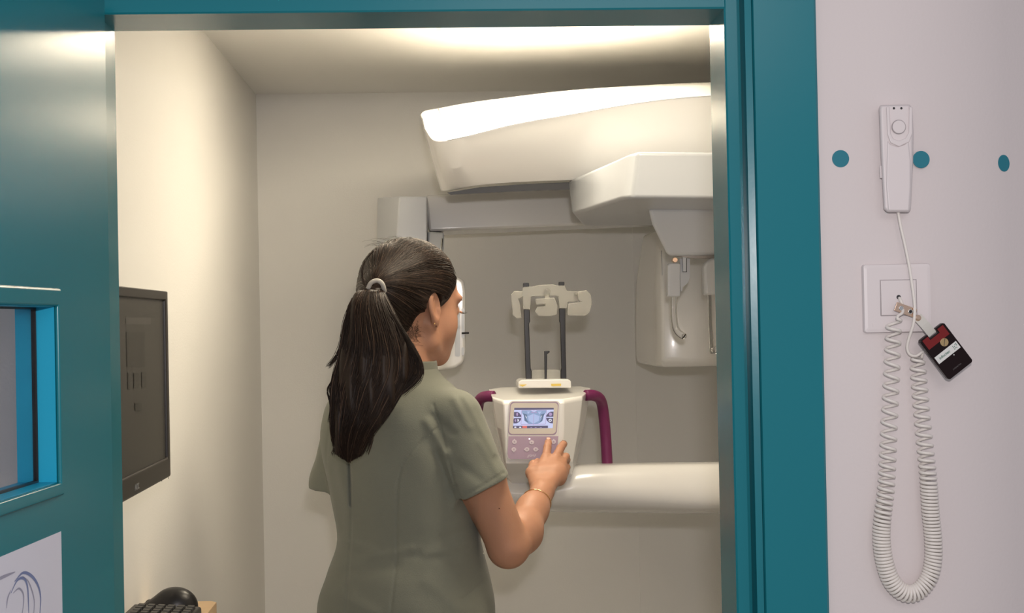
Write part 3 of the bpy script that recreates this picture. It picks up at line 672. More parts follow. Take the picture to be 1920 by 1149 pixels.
it += [(zq([(462, 435), (560, 430), (620, 465), (670, 530), (685, 585), (470, 585), (455, 540)]), 1), (zq([(455, 625), (680, 620), (660, 680), (610, 740), (530, 778), (445, 780), (440, 680)]), 1)]
it += [(zq([(1645, 425), (1560, 425), (1490, 465), (1435, 530), (1420, 580), (1640, 580)]), 1), (zq([(1635, 615), (1420, 610), (1440, 680), (1490, 740), (1560, 772), (1625, 778)]), 1)]
it += [(zq([(690, 390), (960, 390), (1060, 440), (1150, 390), (1430, 385), (1415, 460), (1360, 520), (1335, 640), (1300, 720), (1180, 790), (1040, 810), (900, 800), (770, 690), (755, 540), (700, 470)]), 2)]
it += [(zq([(730, 470), (860, 520), (830, 640), (900, 760), (780, 700), (760, 560)]), 6), (zq([(1390, 470), (1250, 520), (1290, 640), (1210, 760), (1310, 700), (1345, 560)]), 6)]
it += [(zq([(880, 560), (1040, 490), (1230, 560), (1200, 700), (1040, 790), (900, 700)]), 3), (zq([(850, 420), (950, 420), (880, 500)]), 3), (zq([(1170, 420), (1290, 420), (1220, 510)]), 3)]
it += [(zq([(975, 430), (1035, 430), (1030, 465), (985, 465)]), 5), (zq([(1090, 430), (1140, 430), (1135, 465), (1095, 465)]), 5), (zq([(800, 545), (820, 545), (845, 620), (825, 625)]), 7), (zq([(1280, 540), (1295, 545), (1270, 620), (1255, 610)]), 7)]
for a, b in (((690, 385), (1435, 380)), ((1435, 380), (1405, 800)), ((1405, 800), (670, 805)), ((670, 805), (690, 385)), ((1062, 370), (1040, 830))):
    n_ = np.array([-(b[1] - a[1]), b[0] - a[0]], float); n_ *= 6 / np.linalg.norm(n_); it.append((zq([(a[0] + n_[0], a[1] + n_[1]), (b[0] + n_[0], b[1] + n_[1]), (b[0] - n_[0], b[1] - n_[1]), (a[0] - n_[0], a[1] - n_[1])]), 5))
it += [([Z(555 + 28 * math.cos(t), 505 + 50 * math.sin(t)) for t in np.linspace(0, 6.28, 12)], 5), ([Z(565 + 42 * math.cos(t), 685 + 42 * math.sin(t)) for t in np.linspace(-1.57, 1.57, 12)], 7), ([Z(520 + 42 * math.cos(t), 690 + 42 * math.sin(t)) for t in np.linspace(1.57, 4.71, 12)], 5),
       ([Z(1545 + 48 * math.cos(t), 685 + 46 * math.sin(t)) for t in np.linspace(0, 6.28, 16)], 7), ([Z(1545 + 22 * math.cos(t), 685 + 22 * math.sin(t)) for t in np.linspace(0, 6.28, 12)], 1), ([Z(1555 + 50 * math.cos(t), 505 + 50 * math.sin(t)) for t in np.linspace(0, 6.28, 16)], 5),
       ([Z(500 + 35 * math.cos(t), 892 + 22 * math.sin(t)) for t in np.linspace(0, 6.28, 10)], 7), ([Z(645 + 35 * math.cos(t), 895 + 22 * math.sin(t)) for t in np.linspace(0, 6.28, 10)], 7)]
for x in (980, 1110, 1265): it.append((zq([(x - 28, 890), (x + 28, 890), (x + 28, 908), (x - 28, 908)]), 5))
v = []; f = []; mi = []
for k, (L, idx) in enumerate(it):
    b = len(v); v += [K(x, y, 0.0024 + k * 0.00001) for x, y in L]; f.append(tuple(range(b, b + len(L)))); mi.append(idx)
me = bpy.data.meshes.new('mesh'); me.from_pydata([tuple(map(float, p)) for p in v], [], f); me.update()
sc_o = link('display_screen', me, [m_s1, m_s2, m_s3, m_s4, m_s5, m_s6, m_s7, m_s8], kp); me.polygons.foreach_set('material_index', mi)
# keypad buttons with arrow marks
def Z2(x, y): return (935 + x / 16.0, 805 + y / 16.0)
m_arrow = mat('arrow_white', (0.88, 0.82, 0.88), 0.4)
for (x, y, ax_, ay_) in ((472, 372, 0, -1), (455, 600, 0, 1), (990, 388, 0, 0), (848, 600, -1, 0), (1110, 600, 1, 0), (1650, 372, 0, -1)):
    L = [Z2(x + 72 * math.cos(t), y + 66 * math.sin(t)) for t in np.linspace(0, 2 * math.pi, 24, endpoint=False)]
    b_ = kprism('button', L, 0.0018, 0.0030, m_but, kp, 0.0005)
    L2 = [(43, 0), (13, 8), (20, 30)]
    if ax_ or ay_:
        tri = [Z2(x + ax_ * 92 - ay_ * 0 + 0, y + ay_ * 92), Z2(x + ax_ * 66 - ay_ * 26, y + ay_ * 66 + ax_ * 26), Z2(x + ax_ * 66 + ay_ * 26, y + ay_ * 66 - ax_ * 26)]
        kprism('button_arrow', tri, 0.0028, 0.0033, m_arrow, b_)
        for (p0, p1, p2, p3) in ((-22, -22, 22, -8), (-22, 6, 22, 20)):
            kprism('button_glyph', [Z2(x + p0, y + p1), Z2(x + p2, y + p1), Z2(x + p2, y + p3), Z2(x + p0, y + p3)], 0.0028, 0.0032, m_lilf, b_)
    else:
        kprism('button_glyph', [Z2(x - 14, y - 20), Z2(x + 28, y + 6), Z2(x - 14, y + 30)], 0.0028, 0.0033, m_lilf, b_)
kprism('status_light', [Z2(925 + 22 * math.cos(t), 282 + 22 * math.sin(t)) for t in np.linspace(0, 2 * math.pi, 14, endpoint=False)], 0.0018, 0.0026, mat('led_white', (1, 1, 1), 0.4, emit=(1, 0.95, 1), es=1.5), kp)
text('panel_script', 'giano', K(996.5, 853.5, 0.0021), AX, AZ, 0.0085, m_arrow, kp, shear=0.5)
# handles
for side, L in (('r', [(1098, 741, 3.10), (1112, 741, 3.11), (1124, 747, 3.13), (1130, 764, 3.15), (1135, 810, 3.16), (1139, 876, 3.16)]), ('l', [(926, 743, 3.10), (912, 743, 3.11), (901, 748, 3.13), (896, 764, 3.15), (893, 810, 3.16), (908, 890, 3.18), (950, 905, 3.18)])):
    P = spline(pts3(L), 8); rings = []
    for p_, rr_ in zip(tube_pts(P, 0.0125, 14), range(len(P))): rings.append(p_)
    loft('handle', rings, m_purple, mc, smooth=True)
# chin rest group
cb = prism('chin_rest_base', [(972, 716), (978, 712), (1066, 711), (1071, 715), (1071, 727), (972, 727)], 3.09, 3.20, m_white, mc, 0.002)
prism('warning_sticker', [(972.5, 721), (988, 720.5), (980, 725)], 3.0885, 3.0895, m_yel, cb)
prism('warning_sticker', [(1033, 719.5), (1052, 719), (1052, 723.5), (1034, 724)], 3.0885, 3.0895, m_yel, cb)
for (L) in ([(982, 580), (993, 580), (994, 602), (992, 607), (995, 690), (997, 696), (997, 714), (986, 714)], [(1048.5, 578), (1060, 578), (1060.5, 640), (1062, 712), (1052, 712), (1051.5, 696), (1053, 690), (1050.5, 606), (1049, 602)]):
    prism('support_post', L, 3.14, 3.155, m_blackp, mc, 0.0015)
for (x0, x1, y0) in ((981, 992, 530), (1048, 1058.5, 528)): prism('post_cap', rr_px(x0, y0, x1, y0 + 9, 2), 3.14, 3.155, m_blackp, mc, 0.001)
prism('bite_rod', [(1020.5, 658), (1030, 657.5), (1031, 660), (1026, 664), (1025.5, 712), (1021.5, 712)], 3.13, 3.138, m_blackp, mc, 0.001)
prism('chin_cup', rr_px(997, 693, 1051, 711, 4), 3.15, 3.156, m_frost, mc, 0.001)
fb = prism('forehead_bridge', [(981, 538), (1000, 537), (1010, 534), (1036, 533), (1046, 535), (1059, 535), (1063, 545), (1084, 546), (1084, 566), (1065, 566), (1063, 578), (1049, 578), (1047, 556), (1040, 555), (996, 556), (994, 580), (981, 580), (980, 556), (966, 556), (966, 547), (979, 546)], 3.138, 3.150, m_frost, mc, 0.002)
prism('forehead_pad', [(1004, 560), (1040, 558), (1046, 574), (1044, 590), (1030, 593), (1010, 592), (1003, 584), (1008, 575), (1022, 574), (1022, 570), (1006, 571)], 3.10, 3.112, m_frost, mc, 0.002)
tube('pad_link', pts3([(1026, 552, 3.142), (1026, 572, 3.112)]), 0.006, m_frost, mc, 8)
prism('temple_pad', [(958, 552), (965, 545), (980, 546), (980, 556), (972, 560), (975, 570), (978, 596), (968, 597), (961, 590), (960, 574)], 3.06, 3.068, m_frost, mc, 0.002)
prism('temple_pad', [(1084, 546), (1100, 544), (1108, 552), (1110, 568), (1106, 586), (1098, 592), (1066, 592), (1064, 586), (1066, 569), (1090, 566), (1084, 562)], 3.06, 3.068, m_frost, mc, 0.002)
for x in (966, 1090): tube('pad_link', pts3([(x, 551, 3.066), (x + (6 if x < 1000 else -10), 551, 3.146)]), 0.005, m_frost, mc, 8)
V, Q = sdf_mesh(lambda P: ell(P, W(1026, 546, 3.132), (0.008, 0.007, 0.007)), W(1026, 546, 3.132) - 0.012, W(1026, 546, 3.132) + 0.012, 0.0012)
link('bridge_knob', np_mesh(V, Q), m_glassy, mc)

# ================================================================== shelf with keyboard and mouse, monitor
XS = W(408, 1125, 2.61)[0]; ZS = W(408, 1126, 2.61)[2]
sh_ = empty('wall_shelf', (XL, 2.2, ZS - 0.03), 'narrow light oak shelf on the left wall carrying the black keyboard and mouse', 'shelf')
oo = [(XL + 0.002, 1.79), (XS - 0.012, 1.79), (XS, 1.802), (XS, 2.598), (XS - 0.012, 2.61), (XL + 0.002, 2.61)]
loft('shelf_board', [[(x, y, ZS - 0.03) for x, y in oo], [(x, y, ZS) for x, y in oo]], m_wood, sh_, 0.001)
for y in (1.95, 2.45): box('shelf_bracket', (XL + 0.002, y, ZS - 0.11), (XL + 0.09, y + 0.02, ZS - 0.03), m_dark, sh_, 0.002)
kx0, kx1, ky0, ky1 = -0.548, W(378, 1132, 2.42)[0], 1.98, 2.42
kb = empty('keyboard', ((kx0 + kx1) / 2, 2.2, ZS), 'black keyboard lying along the oak shelf in front of the mouse', 'keyboard')
def kz(x): return 0.036 - 0.008 * (x - kx0) / (kx1 - kx0)
v = [(x, y, ZS + (kz(x) if t else 0.0)) for t in (0, 1) for x, y in ((kx0, ky0), (kx1, ky0), (kx1, ky1), (kx0, ky1))]
loft('keyboard_case', [v[:4], v[4:]], m_blackp, kb, 0.004)
m_key = mat('key_black', (0.022, 0.021, 0.02), 0.4)
nr, ncol = 6, 15; dx = (kx1 - kx0 - 0.016) / nr; dy = 0.0193
keyme = None
for i in range(nr):
    for j in range(ncol):
        x = kx0 + 0.010 + dx * (i + 0.5); y = ky1 - 0.014 - dy * (j + 0.5) 
        if keyme is None:
            a = rrect(dx * 0.88, dy * 0.90, 0.002, 3); b = rrect(dx * 0.68, dy * 0.70, 0.002, 3)
            o = loft('key', [[(q[0], q[1], 0) for q in a], [(q[0], q[1], 0.006) for q in b]], m_key, kb, smooth=False); keyme = o.data
        else: o = bpy.data.objects.new('key', keyme); COL.objects.link(o); o.parent = kb
        o.matrix_parent_inverse = Matrix.Identity(4); o.location = (x - kb.location.x, y - kb.location.y, kz(x) - 0.001); o.rotation_euler = (0, math.radians(4.8), 0)
# mouse
mx0, mx1 = W(258, 1110, 2.50)[0], W(371, 1110, 2.50)[0]; my = 2.50
ms_c = np.array([(mx0 + mx1) / 2, my, ZS])
mo = empty('computer_mouse', tuple(ms_c), 'glossy black humped computer mouse on the oak shelf behind the keyboard', 'mouse')
Lh = (mx1 - mx0) / 2
def f_mouse(P):
    q = P - ms_c.astype(np.float32); u = q[:, 0] / Lh
    d = ell(P, ms_c + np.array([Lh * 0.22, 0, 0.012]), (Lh * 0.78, 0.032, 0.036))
    d = smin(d, ell(P, ms_c + np.array([-Lh * 0.30, 0, 0.006]), (Lh * 0.68, 0.027, 0.022)), 0.012)
    d = smax(d, -q[:, 2] + 0.0008, 0.004)
    g = np.abs(q[:, 1]) - 0.0006; d = np.where(q[:, 0] < -Lh * 0.1, d + 0.0012 * np.exp(-(q[:, 1] / 0.0012) ** 2), d)
    side = smax(np.abs(q[:, 2] - 0.014) - 0.004, -(np.abs(q[:, 1]) - 0.022), 0.002)
    return d
V, Q = sdf_mesh(f_mouse, ms_c - np.array([Lh + 0.01, 0.045, 0.004]), ms_c + np.array([Lh + 0.01, 0.045, 0.06]), 0.0016)
link('mouse_body', np_mesh(V, Q), m_blackp, mo)
tube('scroll_wheel', [ms_c + np.array([-Lh * 0.60 + 0.006 * math.cos(t), 0, 0.0185 + 0.006 * math.sin(t)]) for t in np.linspace(0, 6.283, 20)], 0.003, m_key, mo, 8)
# monitor
XM = -0.47
def MP(y, z, d=0.0): return np.array([XM + d, y, z])
s_far = (838 - 321) / 0.47; Yf = FPX / s_far
zt, zb = W(319, 546, Yf)[2], W(322, 893, Yf)[2]; Yn = Yf - 0.50
mn = empty('monitor', (XM, (Yf + Yn) / 2, zb), 'black flat computer monitor fixed to the left wall behind the teal door', 'monitor')
def mring(name, o_, i_, d0, d1, m, parent, bv=0.0):
    R = lambda r, d: [MP(r[0], r[1], d), MP(r[2], r[1], d), MP(r[2], r[3], d), MP(r[0], r[3], d)]
    rings = [R(o_, d0), R(o_, d1), R(i_, d1), R(i_, d0)]; v = [p for r in rings for p in r]; f = []
    for k in range(4):
        for i in range(4): f.append((k * 4 + i, k * 4 + (i + 1) % 4, ((k + 1) % 4) * 4 + (i + 1) % 4, ((k + 1) % 4) * 4 + i))
    o = link(name, mesh_from(v, f), m, parent)
    if bv: bevel(o, bv)
    return o
m_mon = mat('monitor_shell', (0.035, 0.030, 0.027), 0.35)
bz_ = mring('bezel', (Yn, zb, Yf, zt), (Yn + 0.016, zb + 0.034, Yf - 0.018, zt - 0.015), -0.03, 0.0, m_mon, mn, 0.003)
ys0, ys1, zs0, zs1 = Yn + 0.014, Yf - 0.016, zb + 0.032, zt - 0.013
m_scr = mat('screen_dim', (0.060, 0.056, 0.050), 0.38); m_scr2 = mat('screen_dim_dark', (0.045, 0.042, 0.037), 0.38); m_scr3 = mat('screen_dim_bar', (0.085, 0.080, 0.073), 0.38)
sc2 = box('screen', (XM - 0.028, ys0, zs0), (XM - 0.005, ys1, zs1), m_scr, mn)
def spx(px, py):
    d = fw * FPX + CR * (px - 960.0) + CU * (574.5 - py); t = (XM - 0.0045) / d[0]; q = EYE + d * t; return q[1], q[2]
items = []
for x0, y0, x1, y1, k in ((236, 595, 283, 608, 1), (238, 622, 272, 688, 0), (240, 698, 244, 730, 0), (251, 699, 261, 728, 0), (266, 697, 274, 726, 0), (253, 755, 266, 770, 0)):
    q = [spx(x0, y0), spx(x1, y0), spx(x1, y1), spx(x0, y1)]; q = [(min(q[0][0], q[3][0]), q[0][1]), (q[1][0], q[1][1]), (q[2][0], q[2][1]), (min(q[0][0], q[3][0]), q[3][1])]; items.append((q, k))
v = []; f = []; mi = []
for k, (L, idx) in enumerate(items):
    b = len(v); v += [(XM - 0.0045 + k * 0.00005, y, z) for y, z in L]; f.append((b, b + 1, b + 2, b + 3)); mi.append(idx)
me = bpy.data.meshes.new('mesh'); me.from_pydata([tuple(map(float, p)) for p in v], [], f); me.update(); link('screen_icons', me, [m_scr2, m_scr3], sc2); me.polygons.foreach_set('material_index', mi)
box('back_shell', (XM - 0.055, Yn + 0.08, zb + 0.05), (XM - 0.028, Yf - 0.08, zt - 0.05), m_mon, mn, 0.006)
box('wall_mount', (XL + 0.0005, (Yn + Yf) / 2 - 0.05, (zb + zt) / 2 - 0.05), (XM - 0.05, (Yn + Yf) / 2 + 0.05, (zb + zt) / 2 + 0.05), m_dark, mn, 0.004)
ly, lz_ = spx(251, 913)
text('maker_mark', 'AOC', (XM + 0.0004, ly, lz_), AY, AZ, 0.013, mat('mark_grey', (0.25, 0.25, 0.24), 0.4), bz_, th=0.0003)
for px, py in ((298, 901), (311, 896)):
    y_, z_ = spx(px, py); disc('front_button', (XM - 0.0002, y_, z_), AY, AZ, AX, 0.0016, 0.0012, 0.0006, m_dark, bz_, 12)
# ================================================================== the person
pe = empty('person', (-0.10, 2.75, 0.0), 'woman in sage green tunic with long dark ponytail, seen from behind, pressing the keypad', 'person')
# ---- head frame
HYAW = math.radians(48); HP = math.radians(-9)
hf = np.array([math.sin(HYAW) * math.cos(HP), math.cos(HYAW) * math.cos(HP), math.sin(HP)])
hr = np.array([math.cos(HYAW), -math.sin(HYAW), 0.0]); hu = np.cross(hr, hf)
HRt = np.stack([hr, hf, hu])                       # rows: local axes
H0 = W(811, 578, 2.700) - hr * 0.0745 + hf * 0.008
def hl(x, y, z): return H0 + hr * x + hf * y + hu * z
def Rl(ax_yaw=0.0, ax_pitch=0.0):
    return HRt
def f_head(P):
    q = (P - H0.astype(np.float32)) @ HRt.T.astype(np.float32); qm = q.copy(); qm[:, 0] = np.abs(qm[:, 0])
    d = ell(q, (0, -0.012, 0.040), (0.0745, 0.094, 0.086))
    d = smin(d, ell(q, (0, -0.045, 0.005), (0.058, 0.055, 0.055)), 0.02)
    d = smin(d, ell(q, (0, 0.047, -0.008), (0.060, 0.056, 0.086)), 0.02)
    d = smin(d, ell(q, (0, 0.052, 0.055), (0.055, 0.038, 0.035)), 0.015)
    d = smin(d, cap(qm, (0.058, 0.004, -0.030), (0.048, 0.018, -0.062), 0.014, 0.013), 0.02)
    d = smin(d, cap(qm, (0.048, 0.018, -0.062), (0.012, 0.076, -0.088), 0.014, 0.014), 0.02)
    d = smin(d, ell(q, (0, 0.084, -0.080), (0.024, 0.018, 0.017)), 0.014)
    d = smin(d, ell(qm, (0.038, 0.055, -0.026), (0.026, 0.026, 0.030)), 0.02)
    d = smin(d, ell(q, (0, 0.072, -0.050), (0.040, 0.032, 0.034)), 0.02)
    d = smin(d, ell(qm, (0.027, 0.080, 0.035), (0.030, 0.014, 0.011)), 0.014)
    d = smax(d, -ell(qm, (0.030, 0.116, 0.012), (0.014, 0.014, 0.010)), 0.008)
    d = smin(d, ell(qm, (0.031, 0.085, 0.011), (0.0125, 0.0125, 0.0125)), 0.004)
    d = smin(d, chain(q, [((0, 0.096, 0.022), 0.006), ((0, 0.108, 0.002), 0.0072), ((0, 0.116, -0.016), 0.0085)], 0.006), 0.010)
    d = smin(d, ell(qm, (0.010, 0.106, -0.020), (0.008, 0.009, 0.007)), 0.005)
    d = smax(d, -ell(qm, (0.007, 0.112, -0.029), (0.003, 0.005, 0.004)), 0.002)
    d = smin(d, ell(q, (0, 0.099, -0.046), (0.022, 0.009, 0.0055)), 0.006)
    d = smin(d, ell(q, (0, 0.098, -0.057), (0.019, 0.009, 0.0065)), 0.005)
    d = smax(d, -ell(q, (0, 0.110, -0.0515), (0.022, 0.008, 0.0012)), 0.002)
    # ears: a flattened shell with rim, bowl, tragus and lobe
    e = qm - np.array([0.0745, -0.006, 0.0], np.float32)
    c_, s_ = math.cos(0.10), math.sin(0.10); ey = e[:, 1] * c_ + e[:, 0] * s_ * -1.0; ex = e[:, 0] * c_ + e[:, 1] * s_
    t = 0.20; y2 = ey * math.cos(t) - e[:, 2] * -math.sin(t); z2 = e[:, 2] * math.cos(t) + ey * -math.sin(t) * -1
    E = np.stack([ex, y2, z2], 1)
    d_e = ell(E, (0.003, 0, 0.004), (0.0065, 0.0165, 0.0270)); d_e = smin(d_e, ell(E, (0.000, 0.004, -0.022), (0.005, 0.009, 0.011)), 0.008)
    d_e = smax(d_e, -ell(E, (0.009, 0.003, 0.004), (0.0075, 0.0115, 0.0205)), 0.003)
    d_e = smin(d_e, cap(E, (0.0015, 0.000, 0.014), (0.0015, -0.005, -0.010), 0.0022, 0.003), 0.004)
    d_e = smin(d_e, cap(E, (0.001, 0.013, -0.004), (0.002, 0.012, 0.001), 0.004, 0.003), 0.004)
    d = smin(d, d_e, 0.004)
    return d
# ---- torso frame
TY = math.radians(40); tr = np.array([math.cos(TY), -math.sin(TY), 0.0]); tf = np.array([math.sin(TY), math.cos(TY), 0.0])
def zc(py, Y=2.74, px=760): return W(px, py, Y)[2]
def xc(px, py=900, Y=2.74): return W(px, py, Y)[0]
#        z, centre px, centre Y, half width, half depth
TS = [(0.86, xc(757), 2.745, 0.182, 0.128), (zc(1149), xc(756), 2.745, 0.182, 0.130), (zc(1080), xc(759), 2.745, 0.166, 0.120), (zc(1012), xc(765), 2.745, 0.146, 0.105), (zc(925), xc(754), 2.745, 0.150, 0.108),
      (zc(830), xc(744), 2.745, 0.156, 0.108), (zc(770), xc(742), 2.745, 0.150, 0.098), (zc(735), xc(744), 2.75, 0.128, 0.080), (zc(708), xc(752), 2.757, 0.085, 0.062), (zc(685), xc(760), 2.765, 0.052, 0.052)]
TS_RAW = list(TS); TS = np.array(TS); _zz = TS[:, 0]; TS = spline(TS[:, :3], 6); _t = None
TS0 = np.array(TS_RAW); TS = np.hstack([TS, spline(TS0[:, [3, 4, 0]], 6)[:, :2]])
def f_torso(P, infl=0.0, loose=1.0):
    z = P[:, 2]; zs = TS[:, 0]
    cx = np.interp(z, zs, TS[:, 1]); cy = np.interp(z, zs, TS[:, 2]); a = np.interp(z, zs, TS[:, 3]) * loose + infl; b = np.interp(z, zs, TS[:, 4]) * loose + infl
    dx = P[:, 0] - cx; dy = P[:, 1] - cy; u = dx * tr[0] + dy * tr[1]; v = dx * tf[0] + dy * tf[1]
    r = np.power(np.abs(u / a) ** 2.35 + np.abs(v / b) ** 2.35, 1 / 2.35)
    g = np.sqrt((u / (a * a)) ** 2 + (v / (b * b)) ** 2) + 1e-4
    d = r * (r - 1) / g
    d = np.minimum(d, 0.4)
    return smax(d, z - (zs[-1] + 0.005), 0.01)
SHR = W(856, 782, 2.645); SHL = W(650, 788, 2.850)
ELR = W(953, 1032, 2.665); WRR = W(1016, 925, 2.835)
ELL_ = SHL + np.array([0.055, 0.10, -0.245]); WRL = ELL_ + np.array([0.03, 0.10, 0.17])
NECKB = W(758, 712, 2.765); NECKT = hl(0, -0.028, -0.035)
def f_neck(P): return smin(cap(P, NECKB, NECKT, 0.060, 0.052), cap(P, hl(0, -0.052, -0.02), NECKB - AY * 0.02, 0.034, 0.05), 0.02)
# ---- right hand, close to the keypad
KYW = 2.9975
palm = [(W(1017, 915, 2.855), 0.026), (W(1018, 895, 2.885), 0.026)]
def hand(P):
    d = cap(P, W(1011, 918, 2.850), W(1014, 888, 2.898), 0.0175, 0.0165)
    d = smin(d, cap(P, W(1024, 915, 2.852), W(1045, 886, 2.900), 0.0180, 0.0170), 0.016)
    d = smin(d, cap(P, W(1014, 888, 2.898), W(1023, 860, 2.938), 0.0155, 0.0115), 0.014)
    d = smin(d, cap(P, W(1030, 886, 2.898), W(1042, 860, 2.940), 0.0160, 0.0118), 0.012)
    d = smin(d, cap(P, W(1045, 886, 2.900), W(1054, 869, 2.940), 0.0160, 0.0108), 0.012)
    d = smin(d, cap(P, W(1048, 898, 2.896), W(1058, 884, 2.930), 0.0140, 0.0100), 0.012)
    F = []
    # knuckle, middle joint, end joint, tip
    F.append([(W(1024, 858, 2.940), .0098), (W(1026.5, 838, 2.965), .0084), (W(1028, 830, 2.980), .0074), (W(1028.6, 826.5, 2.9865), .0066)])
    F.append([(W(1042, 858, 2.942), .0100), (W(1051, 840, 2.970), .0086), (W(1056, 833, 2.983), .0076), (W(1058, 832, 2.9905), .0068)])
    F.append([(W(1053.5, 868, 2.942), .0094), (W(1061, 856, 2.962), .0082), (W(1063, 862, 2.982), .0072), (W(1061, 872, 2.987), .0064)])
    F.append([(W(1058, 883, 2.932), .0084), (W(1063, 876, 2.955), .0073), (W(1061, 884, 2.975), .0066), (W(1057, 892, 2.978), .0060)])
    for f_ in F:
        e = chain(P, f_, 0.003)
        d = smin(d, e, 0.0035)
    for b0, f_ in zip((W(1014, 915, 2.838), W(1019, 915, 2.834), W(1024, 915, 2.834), W(1030, 915, 2.838)), F):
        d = smin(d, cap(P, b0 + AY * 0.0, f_[0][0] - AY * 0.0065, 0.0045, 0.0040), 0.006)
    for f_ in F[:4]:   # knuckles stand proud
        d = smin(d, ell(P, f_[0][0] - AY * 0.004, (0.0085, 0.0085, 0.0085)), 0.006)
    # thumb leaves the side of the palm near the wrist
    th_ = chain(P, [(W(1006, 908, 2.868), .0150), (W(997, 886, 2.900), .0118), (W(1001, 872, 2.935), .0098), (W(1008, 866, 2.962), .0082)], 0.008)
    d = smin(d, th_, 0.008)
    return d
def f_armR(P):
    d = chain(P, [(SHR, 0.043), (SHR * 0.55 + ELR * 0.45, 0.0440), (ELR + AZ * 0.01, 0.0405)], 0.02)
    d = smin(d, chain(P, [(ELR + AZ * 0.004, 0.0375), (ELR * 0.68 + WRR * 0.32 + np.array([0.004, 0, -0.002]), 0.0385), (ELR * 0.3 + WRR * 0.7, 0.0300), (WRR, 0.0240)], 0.02), 0.012)
    return smin(d, hand(P), 0.014)
def f_armL(P):
    d = chain(P, [(SHL, 0.040), (ELL_, 0.039), (ELL_ * .65 + WRL * .35, 0.037), (WRL, 0.024)], 0.02)
    wd = n3(WRL - ELL_); sd = n3(np.cross(wd, AZ))
    d = smin(d, cap(P, WRL, WRL + wd * 0.075, 0.024, 0.026), 0.015)
    for k, (o_, l_) in enumerate(((-0.026, 0.075), (-0.009, 0.085), (0.009, 0.080), (0.025, 0.062))):
        b_ = WRL + wd * 0.085 + sd * o_ * 0.9; m_ = b_ + wd * l_ * 0.55 - AZ * 0.012; e_ = m_ + wd * l_ * 0.35 - AZ * 0.022
        d = smin(d, chain(P, [(b_, .0092), (m_, .0080), (e_, .0068)], 0.003), 0.004)
    d = smin(d, chain(P, [(WRL + wd * 0.02 - sd * 0.02, .013), (WRL + wd * 0.055 - sd * 0.048, .0105), (WRL + wd * 0.085 - sd * 0.050 - AZ * 0.01, .0085)], .006), 0.008)
    return d
PEL = np.array([xc(757), 2.745, 0.93])
LEGS = []
for s in (-1, 1):
    hip = PEL + tr * 0.085 * s + np.array([0, 0, -0.03]); kn = hip + tr * 0.01 * s + tf * 0.03; kn[2] = 0.50; an = kn - tf * 0.04 + tr * 0.01 * s; an[2] = 0.085
    LEGS.append((hip, kn, an))
def f_legs(P, infl=0.0):
    d = None
    for hip, kn, an in LEGS:
        e = chain(P, [(hip, 0.085 + infl), (kn, 0.056 + infl), (kn * .6 + an * .4, 0.052 + infl), (an, 0.036 + infl * 1.6)], 0.03); d = e if d is None else smin(d, e, 0.02)
    return d
def f_feet(P):
    d = None
    for hip, kn, an in LEGS:
        he = an - tf * 0.03; he[2] = 0.035; ba = an + tf * 0.13; ba[2] = 0.028
        e = cap(P, he, ba, 0.030, 0.026); d = e if d is None else np.minimum(d, e)
    return d
def f_body(P):
    d = smin(f_torso(P, -0.012), f_neck(P), 0.035)
    d = smin(d, f_head(P), 0.018)
    d = smin(d, f_armR(P), 0.035); d = smin(d, f_armL(P), 0.035)
    d = smin(d, f_legs(P), 0.05); d = smin(d, f_feet(P), 0.03)
    return d
# one continuous body surface, sampled finer at the head and at the bare arm and hand
def region(lo, hi, h): return sdf_mesh(f_body, lo, hi, h)
CUT = ELR[2] + 0.0
hd_lo = np.array([H0[0] - 0.13, H0[1] - 0.13, NECKB[2] - 0.004]); hd_hi = hl(0, 0, 0) + np.array([0.13, 0.14, 0.16])
ar_lo = np.array([W(885, 900, 2.65)[0], 2.55, ELR[2] - 0.06]); ar_hi = np.array([W(1080, 900, 2.95)[0], 3.02, W(900, 815, 2.9)[2] + 0.01])
parts = []
Vb, Qb = sdf_mesh(f_body, (-0.42, 2.48, -0.004), (0.26, 3.2, hd_lo[2] + 0.012), 0.006)
# leave out of the coarse surface what the finer ones cover
cen = Vb[Qb].mean(1)
inar = (cen[:, 0] > ar_lo[0] + 0.008) & (cen[:, 1] < ar_hi[1]) & (cen[:, 2] > ar_lo[2]) & (cen[:, 2] < ar_hi[2]) 
inar &= (f_armR(cen.astype(np.float32)) < 0.02)
parts.append((Vb, Qb[~inar]))
V, Q = sdf_mesh(f_body, hd_lo, hd_hi, 0.0019); parts.append((V, Q))
V, Q = sdf_mesh(lambda P: smin(f_armR(P), f_torso(P, -0.012), 0.035), ar_lo, ar_hi, 0.0017)
cen = V[Q].mean(1); parts.append((V, Q[f_armR(cen.astype(np.float32)) < 0.012]))
V, Q = join_vq(parts)
body_o = link('body', np_mesh(V, Q), m_skin, pe)
# nail marks
# ---- eyes, lashes, brows
def on_skin(p, fn=f_body, n=6):
    p = np.array(p, float)
    for _ in range(n):
        e = 0.002; q = np.array([p] + [p + np.eye(3)[k] * e for k in range(3)], np.float32); d = fn(q); g = (d[1:] - d[0]) / e; p = p - g / (np.linalg.norm(g) + 1e-6) * d[0]
    g = g / np.linalg.norm(g); return p, g

